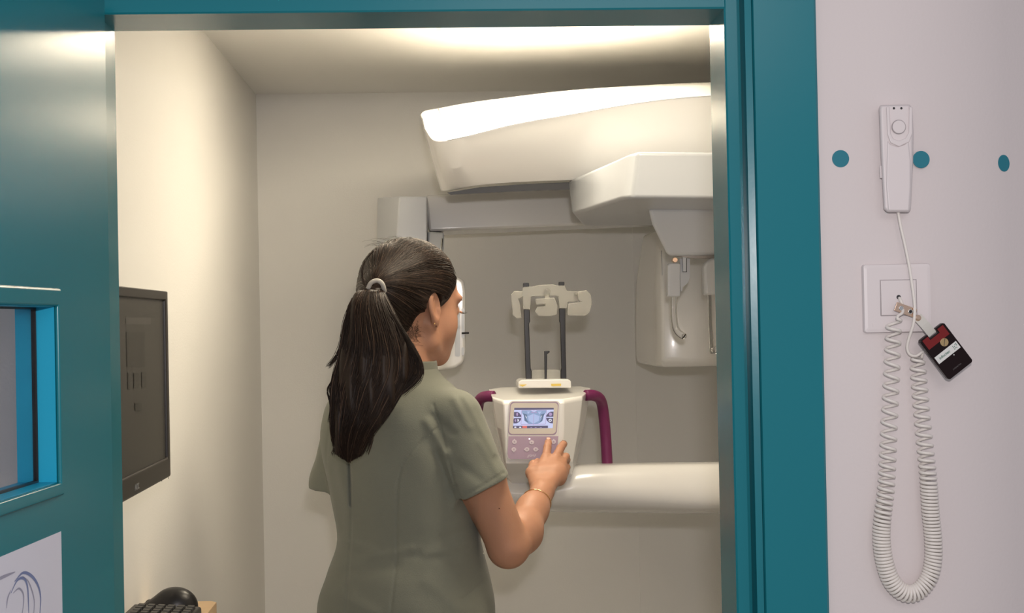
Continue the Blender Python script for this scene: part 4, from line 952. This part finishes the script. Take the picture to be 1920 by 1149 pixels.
m_eye = mat('eye_white', (0.75, 0.72, 0.68), 0.15); m_iris = mat('iris_brown', (0.06, 0.03, 0.015), 0.1)
for s in (-1, 1):
    ec = hl(0.031 * s, 0.0895, 0.010)
    V, Q = sdf_mesh(lambda P: ell(P, ec, (0.0098, 0.0098, 0.0098)), ec - 0.014, ec + 0.014, 0.0012); eo = link('eyeball', np_mesh(V, Q), m_eye, pe)
    V, Q = sdf_mesh(lambda P: ell(P, ec + hf * 0.0062 - hu * 0.002, (0.0048, 0.0048, 0.0048)), ec - 0.014, ec + 0.016, 0.0010); link('iris', np_mesh(V, Q), m_iris, eo)
    lp = [hl(s * (0.031 + x), 0.0985 - 6 * x * x - abs(x) * 0.12, 0.0105 - 14 * x * x) for x in np.linspace(-0.012, 0.0145, 14)]
    tube('upper_lid', lp, 0.0022, m_skin, body_o, 7)
    paths = []
    for i, b_ in enumerate(lp):
        sp = (i - 6.5) / 6.5
        paths.append([b_ + hf * 0.0015 - hu * 0.001 + (hf * 0.9 + hr * s * sp * 0.55) * t * 0.010 + hu * (0.9 * t * t - 0.5 * t) * 0.007 for t in np.linspace(0, 1, 6)])
    V, Q = strands_mesh(paths, np.linspace(0.00065, 0.00015, 6)); link('eyelashes', np_mesh(V, Q), m_hair, pe)
    bp = [hl(s * (0.033 + x), 0.0965 - 9 * x * x - 0.10 * max(0, x), 0.0335 - 10 * x * x + 0.05 * x) for x in np.linspace(-0.019, 0.020, 12)]
    bp = [on_skin(q)[0] for q in bp]
    tube('eyebrow', bp, [0.0012 + 0.0012 * math.sin(math.pi * k / 11) for k in range(12)], m_hair, pe, 6)
tube('lips', [hl(x, 0.1075 - 20 * x * x, -0.0475 + 0.0) for x in np.linspace(-0.017, 0.017, 9)], [0.001 + 0.0026 * math.sin(math.pi * k / 8) for k in range(9)], mat('lips', (0.50, 0.19, 0.15), 0.45), body_o, 8)
ste = hl(0.0785, -0.003, -0.029)
disc('ear_stud', ste, hf, hu, hr, 0.0017, 0.0017, 0.0012, m_gold, pe, 12)
for (px, py, Y, r_) in ((835, 628, 2.66, 0.0014), (922, 914, 2.60, 0.0014), (939, 954, 2.61, 0.0013)):
    p, g = on_skin(W(px, py, Y)); a = n3(np.cross(g, AZ)); b = np.cross(g, a) * -1
    disc('mole', p - g * 0.0001, a, np.cross(g, a), g, r_, r_, 0.0004, mat('mole', (0.10, 0.035, 0.02), 0.6), body_o, 10)
# finger nails
for tip, nxt in ((W(1028.6, 826.5, 2.9865), W(1028, 830, 2.980)), (W(1058, 832, 2.9905), W(1056, 833, 2.983))):
    p, g = on_skin(tip + np.array([0, -0.004, 0.009])); dd = n3(tip - nxt + AZ * 0.003); dd = n3(dd - g * (dd @ g)); sd = np.cross(dd, g)
    disc('finger_nail', p - g * 0.0004, sd, dd, g, 0.0048, 0.0055, 0.0008, mat('nail', (0.62, 0.40, 0.33), 0.25), body_o, 16)
# bracelet
bcn = W(1007, 946, 2.812); axd = n3(W(1018, 915, 2.855) - W(990, 985, 2.745)); e1 = n3(np.cross(axd, AY)); e2 = np.cross(axd, e1)
def around(c, e1, e2, off, n=48, fn=f_armR):
    out = []
    for t in np.linspace(0, 2 * math.pi, n):
        dr = math.cos(t) * e1 + math.sin(t) * e2; lo_, hi_ = 0.0, 0.08
        for _ in range(22):
            m_ = (lo_ + hi_) / 2
            if fn(np.array([c + dr * m_], np.float32))[0] < 0: lo_ = m_
            else: hi_ = m_
        out.append(c + dr * (lo_ + off))
    return out
bpts = around(bcn, e1, e2, 0.0014)
tube('bracelet', bpts, 0.0010, m_gold, pe, 6)

# ---- tunic: a cloth shell following the torso, with short sleeves, folds and seams
HEM_R = W(905, 916, 2.625); HEM_L = W(627, 905, 2.86)
axR = n3(HEM_R - SHR)
nR = n3(np.cross(W(948, 894, 2.62) - W(864, 937, 2.62), AY)); nR = nR if nR @ axR > 0 else -nR
slL = n3(np.array([-0.012, 0.01, -0.2])); nL = n3(np.array([0.0, 0.1, -1.0]))
FOLD = [(655, 870, 657, 948, -0.0045, 2.2),  # raised (+) and sunken (-) creases, traced on her back: x0 y0 x1 y1, height, width px, half-side
    (800, 790, 835, 850, 0.0045, 9), (835, 850, 848, 905, 0.0030, 9), (812, 780, 850, 812, -0.003, 7), (852, 748, 880, 800, 0.003, 8), (870, 745, 925, 850, 0.0022, 6),
    (690, 1045, 770, 1030, 0.0022, 9), (770, 1040, 850, 1050, -0.0018, 10), (650, 1075, 740, 1062, -0.0025, 12), (640, 1015, 700, 1032, 0.0025, 9), (880, 1015, 800, 1040, 0.0025, 9), (885, 985, 830, 1010, -0.0022, 9),
    (620, 880, 640, 990, -0.003, 10), (632, 850, 655, 960, 0.002, 8), (860, 940, 815, 850, -0.0025, 8), (700, 770, 800, 800, 0.0012, 20), (790, 860, 800, 980, 0.002, 25), (700, 900, 705, 1010, 0.0018, 22), (635, 1110, 700, 1149, 0.002, 12), (800, 1090, 860, 1140, 0.0018, 14),
    (600, 790, 606, 890, 0.002, 6), (900, 830, 935, 890, 0.002, 7), (860, 870, 900, 900, -0.002, 9)]
SEAM = [[(655, 868), (656, 900), (659, 960), (657, 1020), (652, 1090), (648, 1160)], [(823, 800), (795, 822), (770, 850), (752, 878), (745, 910), (744, 980), (744, 1050), (738, 1100), (731, 1160)], [(812, 758), (826, 800), (840, 860), (852, 905), (864, 938)], [(905, 1091), (885, 1108), (868, 1122)], [(866, 930), (898, 915), (944, 886)], [(618, 800), (612, 850), (613, 900)]]
def f_tunic_solid(P):
    d = f_torso(P, 0.006, 1.0)
    d = smin(d, cap(P, NECKB + np.array([-0.0, 0, -0.02]), W(848, 768, 2.66), 0.052, 0.036), 0.03)
    d = smin(d, cap(P, NECKB + np.array([-0.0, 0, -0.02]), W(652, 772, 2.84), 0.050, 0.034), 0.03)
    sr_ = chain(P, [(SHR, 0.051), (HEM_R, 0.0515), (HEM_R + axR * 0.08, 0.052)], 0.02)
    sr_ = smax(sr_, ((P - W(905, 915, 2.62).astype(np.float32)) @ nR.astype(np.float32)), 0.002)
    sl_ = chain(P, [(SHL, 0.046), (HEM_L, 0.0475), (HEM_L + slL * 0.08, 0.049)], 0.02)
    sl_ = smax(sl_, ((P - W(620, 917, 2.84).astype(np.float32)) @ nL.astype(np.float32)), 0.002)
    d0 = d
    d = smin(d0, sr_, 0.022); d = smin(d, sl_, 0.022)
    # the armpit stays open below the sleeves
    return d
def f_tunic(P):
    d = f_tunic_solid(P)
    near = np.abs(d) < 0.05
    if near.any():
        Pn = P[near]; x, y = PIX(Pn)
        depth = np.interp(Pn[:, 2], TS[:, 0], TS[:, 2]); back = 1 / (1 + np.exp((Pn[:, 1] - depth + 0.02) / 0.012))
        add = np.zeros(len(Pn))
        def sdist(x0, y0, x1, y1):
            dx, dy = x1 - x0, y1 - y0; t = ((x - x0) * dx + (y - y0) * dy) / (dx * dx + dy * dy); tc = np.clip(t, 0, 1)
            return np.hypot(x - x0 - tc * dx, y - y0 - tc * dy)
        for x0, y0, x1, y1, h, wd in FOLD: add -= 1.2 * h * np.exp(-(sdist(x0, y0, x1, y1) / wd) ** 2) * back
        for L in SEAM:
            m_ = np.full(len(x), 1e3)
            for a, b in zip(L[:-1], L[1:]): m_ = np.minimum(m_, sdist(*a, *b))
            add += 0.0022 * np.exp(-(m_ / 2.4) ** 2) * back
        # slow waves of loose cotton
        add += 0.0016 * np.sin(Pn[:, 2] * 38 + Pn[:, 0] * 21) * np.sin(Pn[:, 0] * 33 + Pn[:, 1] * 27 + 1.3)
        d[near] += add
    # hollow: room inside the sleeves and under the hem, neckline cut round the neck
    inn = np.minimum(f_armR(P) - 0.0045, f_armL(P) - 0.0045)
    lim = np.minimum(((P - HEM_R.astype(np.float32)) @ -nR.astype(np.float32)), 9)
    cutR = smax(chain(P, [(HEM_R - axR * 0.03, 0.0435), (HEM_R + axR * 0.03, 0.0480), (HEM_R + axR * 0.1, 0.0500)], 0.01), -((P - W(905, 916, 2.62).astype(np.float32)) @ nR.astype(np.float32)) - 0.035, 0.003)
    cutL = smax(chain(P, [(HEM_L - slL * 0.03, 0.038), (HEM_L + slL * 0.03, 0.044), (HEM_L + slL * 0.1, 0.0465)], 0.01), -((P - HEM_L.astype(np.float32)) @ nL.astype(np.float32)) - 0.035, 0.003)
    d = np.maximum(d, -cutR); d = np.maximum(d, -cutL)
    nk = cap(P, NECKB - (NECKT - NECKB) * 0.25, NECKT, 0.0575, 0.056); d = np.maximum(d, -nk)
    d = np.maximum(d, 0.90 - P[:, 2])
    return d
V, Q = sdf_mesh(f_tunic, (-0.40, 2.52, 0.885), (0.16, 3.02, NECKB[2] + 0.06), 0.0028)
tun = link('tunic', np_mesh(V, Q), m_tunic, pe)
# collar band standing round the neck, with turned-down points
nax = n3(NECKT - NECKB)
def f_collar(P):
    b = cap(P, NECKB - nax * 0.02, NECKT + nax * 0.05, 0.068, 0.061)
    sh = np.abs(b) - 0.0022; t = (P - NECKB.astype(np.float32)) @ nax.astype(np.float32)
    u = (P - NECKB.astype(np.float32)) @ tf.astype(np.float32)
    d = smax(sh, t - (0.042 - 0.25 * np.clip(u, -0.1, 0.1)), 0.002); return smax(d, -t - 0.022, 0.002)
V, Q = sdf_mesh(f_collar, NECKB - 0.10, NECKB + 0.11, 0.0017); link('collar', np_mesh(V, Q), m_tunic, tun)
# trousers and shoes
def f_trous(P):
    d = f_legs(P, 0.014); d = smin(d, f_torso(P, 0.002), 0.04); d = smax(d, P[:, 2] - 0.95, 0.004); return smax(d, 0.07 - P[:, 2], 0.003)
V, Q = sdf_mesh(f_trous, (-0.42, 2.46, 0.04), (0.24, 3.05, 0.97), 0.006); link('trousers', np_mesh(V, Q), m_tunic, pe)
for hip, kn, an in LEGS:
    he = an - tf * 0.035; he[2] = 0.042; ba = an + tf * 0.135; ba[2] = 0.034
    V, Q = sdf_mesh(lambda P: smax(smin(cap(P, he, ba, 0.040, 0.036), cap(P, he + AZ * 0.02, an + AZ * 0.0, 0.034, 0.036), 0.02), -P[:, 2] + 0.0, 0.003), np.minimum(he, ba) - 0.06, np.maximum(he, ba) + np.array([0.06, 0.06, 0.08]), 0.005)
    V[:, 2] = np.maximum(V[:, 2], 0.0); link('shoe', np_mesh(V, Q), mat('shoe_white', (0.7, 0.7, 0.7), 0.5), pe)

# ---- hair
def two_tone(o, K, share):
    n = len(o.data.polygons); per = (K - 1) * 3; k = (n + per - 1) // per; pick = (RNG.random(k) < share).astype(np.int32)
    o.data.polygons.foreach_set('material_index', np.repeat(pick, per)[:n]); return o
TIE = W(706, 541, 2.640)
def hl_local(P): return (P - H0) @ HRt.T
def hairmask(q):
    """signed: <0 inside the part of the head that carries hair (hairline in the head's own frame)"""
    x, y, z = np.abs(q[:, 0]), q[:, 1], q[:, 2]
    # hairline: forehead at y=.078,z=.075; temple y=.052,z=.03; sideburn y=.020,z=-.004; behind ear y=-.03,z=-.01; nape y=-.05,z=-.065
    zz = np.array([-0.12, -0.075, -0.05, -0.022, -0.012, 0.000, 0.012, 0.030, 0.050, 0.068, 0.085, 0.14])
    yy = np.array([-0.075, -0.060, -0.044, -0.036, -0.028, 0.012, 0.026, 0.044, 0.058, 0.066, 0.070, 0.085])
    return (y - np.interp(z, zz, yy))
def ear_gap(q):
    qm = q.copy(); qm[:, 0] = np.abs(qm[:, 0]); qm = qm - np.array([0.080, -0.005, 0.0], q.dtype); c, s_ = math.cos(0.2), math.sin(0.2)
    return ell(np.stack([qm[:, 0], qm[:, 1] * c + qm[:, 2] * s_, qm[:, 2] * c - qm[:, 1] * s_], 1), (0, 0, 0.002), (0.022, 0.0195, 0.0300))
def f_hair(P):
    q = ((P - H0.astype(np.float32)) @ HRt.T.astype(np.float32))
    base = ell(q, (0, -0.012, 0.040), (0.0745, 0.094, 0.086))
    base = smin(base, ell(q, (0, -0.045, 0.005), (0.058, 0.055, 0.055)), 0.02)
    base = smin(base, ell(q, (0, 0.040, 0.0), (0.060, 0.055, 0.082)), 0.02)
    base = smin(base, ell(q, (0, 0.052, 0.055), (0.055, 0.038, 0.035)), 0.015)
    base = smin(base, f_neck(P), 0.03)
    m_ = hairmask(q)
    th = 0.010 * np.clip(-m_ / 0.03, 0.15, 1) + 0.004 * np.clip(q[:, 2] / 0.08, 0, 1) 
    d = smin(base - th, ell(P, TIE + (H0 - TIE) * 0.22, (0.042, 0.040, 0.040)), 0.045)
    ang = np.arctan2(q[:, 0], q[:, 2] - 0.03)
    d = d + 0.0007 * np.sin(ang * 34 + 6 * np.sin(q[:, 1] * 40)) * np.clip(-m_ / 0.02, 0, 1)
    d = smax(d, m_, 0.003)
    d = smax(d, -ear_gap(q), 0.002)
    return smax(d, -(q[:, 2] + 0.095), 0.004)
V, Q = sdf_mesh(f_hair, H0 - np.array([0.15, 0.15, 0.13]), H0 + np.array([0.14, 0.14, 0.15]), 0.0022)
hair = link('hair', np_mesh(V, Q), m_hair, pe)
# combed strands over the cap, all running to the tie
def grad_proj(Pts, fn, off, it=3):
    p = Pts.astype(np.float32)
    for _ in range(it):
        d = fn(p); e = 0.0015; g = np.stack([fn(p + np.eye(3, dtype=np.float32)[k] * e) - d for k in range(3)], 1) / e
        gn = np.linalg.norm(g, axis=1); g = g / (gn[:, None] + 1e-6); p = p - g * np.clip((d - off), -0.03, 0.03)[:, None]
    return p
def f_hair_nm(P):   # the hair volume without its hairline cut, to lay strands on
    q = ((P - H0.astype(np.float32)) @ HRt.T.astype(np.float32))
    base = ell(q, (0, -0.012, 0.040), (0.0745, 0.094, 0.086)); base = smin(base, ell(q, (0, -0.045, 0.005), (0.058, 0.055, 0.055)), 0.02)
    base = smin(base, ell(q, (0, 0.040, 0.0), (0.060, 0.055, 0.082)), 0.02); base = smin(base, ell(q, (0, 0.052, 0.055), (0.055, 0.038, 0.035)), 0.015); base = smin(base, f_neck(P), 0.03)
    m_ = hairmask(q); th = 0.010 * np.clip(-m_ / 0.03, 0.1, 1) + 0.004 * np.clip(q[:, 2] / 0.08, 0, 1)
    return smin(base - th, ell(P, TIE + (H0 - TIE) * 0.22, (0.042, 0.040, 0.040)), 0.045)
NSC = 1500; K_ = 16
zz = RNG.uniform(-0.070, 0.085, NSC * 3); side = RNG.choice([-1, 1], NSC * 3); starts = []
hz = np.array([-0.12, -0.075, -0.05, -0.022, -0.012, 0.000, 0.012, 0.030, 0.050, 0.068, 0.085, 0.14]); hy = np.array([-0.075, -0.060, -0.044, -0.036, -0.028, 0.012, 0.026, 0.044, 0.058, 0.066, 0.070, 0.085])
n1 = NSC
z_ = RNG.uniform(-0.072, 0.080, n1); y_ = np.interp(z_, hz, hy) - 0.002 - RNG.exponential(0.012, n1); x_ = side[:n1] * 0.075
A = np.stack([x_, y_, z_], 1)
n2 = 900; A2 = np.stack([RNG.uniform(-0.055, 0.055, n2), 0.070 - RNG.exponential(0.012, n2), np.full(n2, 0.10)], 1)
n3_ = 1700; dv = RNG.normal(size=(n3_ * 3, 3)); dv /= np.linalg.norm(dv, axis=1)[:, None]; A3_ = np.array([0, -0.012, 0.04]) + dv * np.array([0.08, 0.1, 0.09]); A3_ = A3_[hairmask(A3_) < -0.004][:n3_]
A = np.vstack([A, A2, A3_]); St = grad_proj(H0 + A @ HRt, f_hair_nm, 0.0)
tt = np.linspace(0, 1, K_)[None, :, None]; Tn = TIE + (H0 - TIE) * 0.05
Pth = St[:, None, :] * (1 - tt) + Tn * tt
# lift the chords outwards before laying them on the surface, and let crown hair bow backwards first
cen = hl(0, -0.01, 0.03); Pth = Pth + (Pth - cen) * 0.35 * np.sin(np.pi * tt) + RNG.normal(0, 0.0020, (len(A), 1, 3)) * np.sin(np.pi * tt) + hu * 0.014 * np.sin(np.pi * tt)
sh_ = Pth.shape; offs = RNG.uniform(0.0, 0.0022, (sh_[0], 1)).repeat(K_, 1).ravel()
Pp = grad_proj(Pth.reshape(-1, 3), f_hair_nm, 0.0, 4)
d_, e = f_hair_nm(Pp), 0.0015; g = np.stack([f_hair_nm(Pp + np.eye(3, dtype=np.float32)[k] * e) - d_ for k in range(3)], 1) / e; g /= np.linalg.norm(g, axis=1)[:, None] + 1e-6
Pp = (Pp + g * offs[:, None]).reshape(sh_)
r_prof = 0.00075 * np.concatenate([[0.25, 0.6, 0.9], np.ones(K_ - 3)])
qq = hl_local(Pp.reshape(-1, 3)); Pp = Pp[(ear_gap(qq).reshape(len(Pp), -1) > 0.001).all(1)]
Vs = [strands_mesh(Pp, r_prof)]
# fine flyaway hairs at the crown and nape
fly = []
for _ in range(46):
    s0 = hl(RNG.uniform(-0.05, 0.065), RNG.uniform(-0.09, 0.03), 0.12); p0 = grad_proj(np.array([s0]), f_hair_nm, 0.0)[0]; dr = n3(-hf * 0.9 + hu * RNG.uniform(0.15, 0.5) + hr * RNG.uniform(-.3, .3))
    L_ = RNG.uniform(0.02, 0.06); fly.append([p0 + dr * L_ * t - hu * 0.45 * L_ * t * t for t in np.linspace(0, 1, K_)])
for _ in range(34):
    s0 = hl(0.075, RNG.uniform(-0.055, -0.030), RNG.uniform(-0.075, -0.03)); p0 = grad_proj(np.array([s0]), f_body, 0.0004)[0]; L_ = RNG.uniform(0.012, 0.03)
    pa = np.array([p0 + (-hu * 0.8 + hf * RNG.uniform(0.0, 0.9)) * L_ * t for t in np.linspace(0, 1, K_)]); fly.append(grad_proj(pa, f_body, 0.0005, 2))
Vs.append(strands_mesh(np.array(fly, dtype=float), np.linspace(0.00035, 0.00012, K_)))
V, Q = join_vq(Vs); two_tone(link('hair_strands', np_mesh(V, Q), [m_hair, m_hair2], hair), K_, 0.16)
# hair tie
ha = n3(TIE - hl(0, -0.02, 0.03)); t1_ = n3(np.cross(ha, AZ)); t2_ = np.cross(ha, t1_)
TC = W(708, 541, 2.625)
rings = []
tiep = [W(690, 541, 2.615), W(696, 530, 2.612), W(707, 526, 2.612), W(716, 531, 2.613), W(720, 542, 2.620), W(719, 550, 2.635), W(708, 548, 2.665), W(695, 548, 2.655), W(690, 541, 2.615)]
tie = tube('hair_tie', spline(tiep, 5), 0.0046, mat('tie_grey', (0.45, 0.43, 0.40), 0.7, bump=0.3, bscale=300), pe, 8)
# ponytail
TAIL = [(543, 672, 719, 2.622), (552, 664, 724, 2.610), (574, 651, 735, 2.596), (604, 645, 750, 2.588), (640, 638, 768, 2.582), (674, 630, 777, 2.578), (704, 622, 774, 2.572), (735, 617, 757, 2.566), (778, 618, 730, 2.562), (813, 619, 703, 2.562), (848, 628, 683, 2.566), (868, 640, 668, 2.570)]
TL = np.array(TAIL, float); TLs = np.stack([spline(np.stack([TL[:, 0], TL[:, 1], TL[:, 2]], 1), 4)[:, k] for k in range(3)], 1); Yt = spline(np.stack([TL[:, 0], TL[:, 3], TL[:, 3]], 1), 4)[:, 1]
nT = len(TLs)
def tail_paths(n, seed, u_lim=1.0, jit=1.0):
    g = np.random.default_rng(seed); a = g.uniform(0, 2 * math.pi, n); r = np.sqrt(g.uniform(0.05, 1, n)) * u_lim; u = r * np.cos(a); v = r * np.sin(a)
    K2 = 26; out = np.zeros((n, K2, 3)); 
    ends = np.clip(1.0 - np.abs(u) * 0.06 - g.exponential(0.07, n), 0.4, 1.02)
    f1 = g.uniform(1.0, 3.0, n); p1 = g.uniform(0, 6.28, n); am = g.uniform(0.0, 4.0, n) * jit
    st0 = np.where(g.random(n) < 0.9, 0.0, 0.02)
    for i in range(n):
        t = np.linspace(st0[i], ends[i], K2); k = t * (nT - 1); yy = np.interp(k, np.arange(nT), TLs[:, 0]); l = np.interp(k, np.arange(nT), TLs[:, 1]); rr_ = np.interp(k, np.arange(nT), TLs[:, 2]); Yc = np.interp(k, np.arange(nT), Yt)
        cxp = (l + rr_) / 2; hw = (rr_ - l) / 2 * 0.97; x = cxp + u[i] * hw + am[i] * np.sin(f1[i] * 6.28 * t + p1[i]) * np.minimum(1, t * 4)
        tk = np.interp(t, [0, 0.1, 0.4, 0.8, 1], [0.014, 0.024, 0.034, 0.024, 0.010])
        Y = Yc + v[i] * tk * np.sqrt(np.clip(1 - 0.5 * u[i] ** 2, 0, 1))
        for j in range(K2): out[i, j] = W(x[j], yy[j], Y[j])
    return out
def f_tailcore(P):
    x, y = PIX(P); 
    l = np.interp(y, TLs[:, 0], TLs[:, 1]); r_ = np.interp(y, TLs[:, 0], TLs[:, 2]); Yc = np.interp(y, TLs[:, 0], Yt); t = (y - 543) / 325
    tk = np.interp(t, [0, 0.1, 0.4, 0.8, 1], [0.012, 0.021, 0.031, 0.020, 0.006]); hw = (r_ - l) / 2 * 0.00100 * 0.90; cx_ = (x - (l + r_) / 2) * 0.00100
    rr_ = np.sqrt((cx_ / hw) ** 2 + ((P[:, 1] - Yc) / tk) ** 2); d = (rr_ - 1) * np.minimum(hw, tk)
    lump = 0.0016 * np.sin(x * 0.16 + 2.2 * np.sin(y * 0.021)) + 0.001 * np.sin(x * 0.31 + y * 0.012)
    d = d + lump
    return np.maximum(np.maximum(d, (540 - y) * 0.001), (y - 852) * 0.001)
V, Q = sdf_mesh(f_tailcore, (W(600, 700, 2.57)[0], 2.50, W(700, 875, 2.57)[2]), (W(800, 700, 2.57)[0], 2.70, W(700, 530, 2.57)[2]), 0.0028)
pony = link('ponytail', np_mesh(V, Q), m_hair, pe)
tp = tail_paths(3200, 3)
K2 = tp.shape[1]; prof = np.interp(np.linspace(0, 1, K2), [0, 0.8, 1], [0.00065, 0.0006, 0.00015])
Vs = [strands_mesh(tp, prof)]
# locks that leave the mass: the curl on the right, wisps on the left edge and tips
def lock(pxs, n, spread, seed, rad=0.0007):
    g = np.random.default_rng(seed); base = spline([W(*q) for q in pxs], 4); k = len(base); idx = np.linspace(0, k - 1, K2); B_ = np.stack([np.interp(idx, np.arange(k), base[:, c]) for c in range(3)], 1)
    out = B_[None] + g.normal(0, spread, (n, 1, 3)) * (0.7 + 0.6 * np.linspace(0, 1, K2)[None, :, None]) + g.normal(0, 0.0005, (n, K2, 3)).cumsum(1) * 0.4
    return strands_mesh(out, prof * rad / 0.0008)
Vs.append(lock([(735, 590, 2.58), (755, 622, 2.575), (772, 650, 2.572), (785, 675, 2.57), (788, 695, 2.57), (780, 712, 2.568), (764, 726, 2.566), (750, 738, 2.564)], 110, 0.0028, 5))
Vs.append(lock([(730, 600, 2.58), (752, 635, 2.575), (768, 668, 2.572), (771, 690, 2.57), (764, 708, 2.568), (752, 722, 2.566)], 90, 0.0030, 6))
Vs.append(lock([(725, 590, 2.60), (748, 628, 2.60), (765, 655, 2.60), (776, 680, 2.60), (778, 700, 2.598), (768, 716, 2.59)], 60, 0.003, 9))
for k, L in enumerate(([(662, 560, 2.6), (646, 600, 2.59), (640, 640, 2.585), (630, 668, 2.58), (617, 685, 2.58)], [(655, 590, 2.6), (640, 650, 2.585), (622, 680, 2.58), (614, 688, 2.58)], [(650, 600, 2.6), (628, 700, 2.58), (615, 730, 2.57), (621, 760, 2.565), (617, 790, 2.565)], [(700, 800, 2.566), (697, 825, 2.565), (689, 850, 2.566)], [(640, 820, 2.566), (628, 840, 2.565), (624, 853, 2.566)], [(650, 820, 2.56), (650, 850, 2.562), (655, 868, 2.565)])):
    Vs.append(lock(L, 14, 0.0014, 20 + k, 0.0006))
Vs.append(lock([(700, 470, 2.62), (684, 490, 2.615), (679, 512, 2.612), (683, 530, 2.612), (692, 540, 2.615)], 7, 0.0009, 40, 0.0006))
V, Q = join_vq(Vs); two_tone(link('ponytail_strands', np_mesh(V, Q), [m_hair, m_hair2], pony), K2, 0.10)
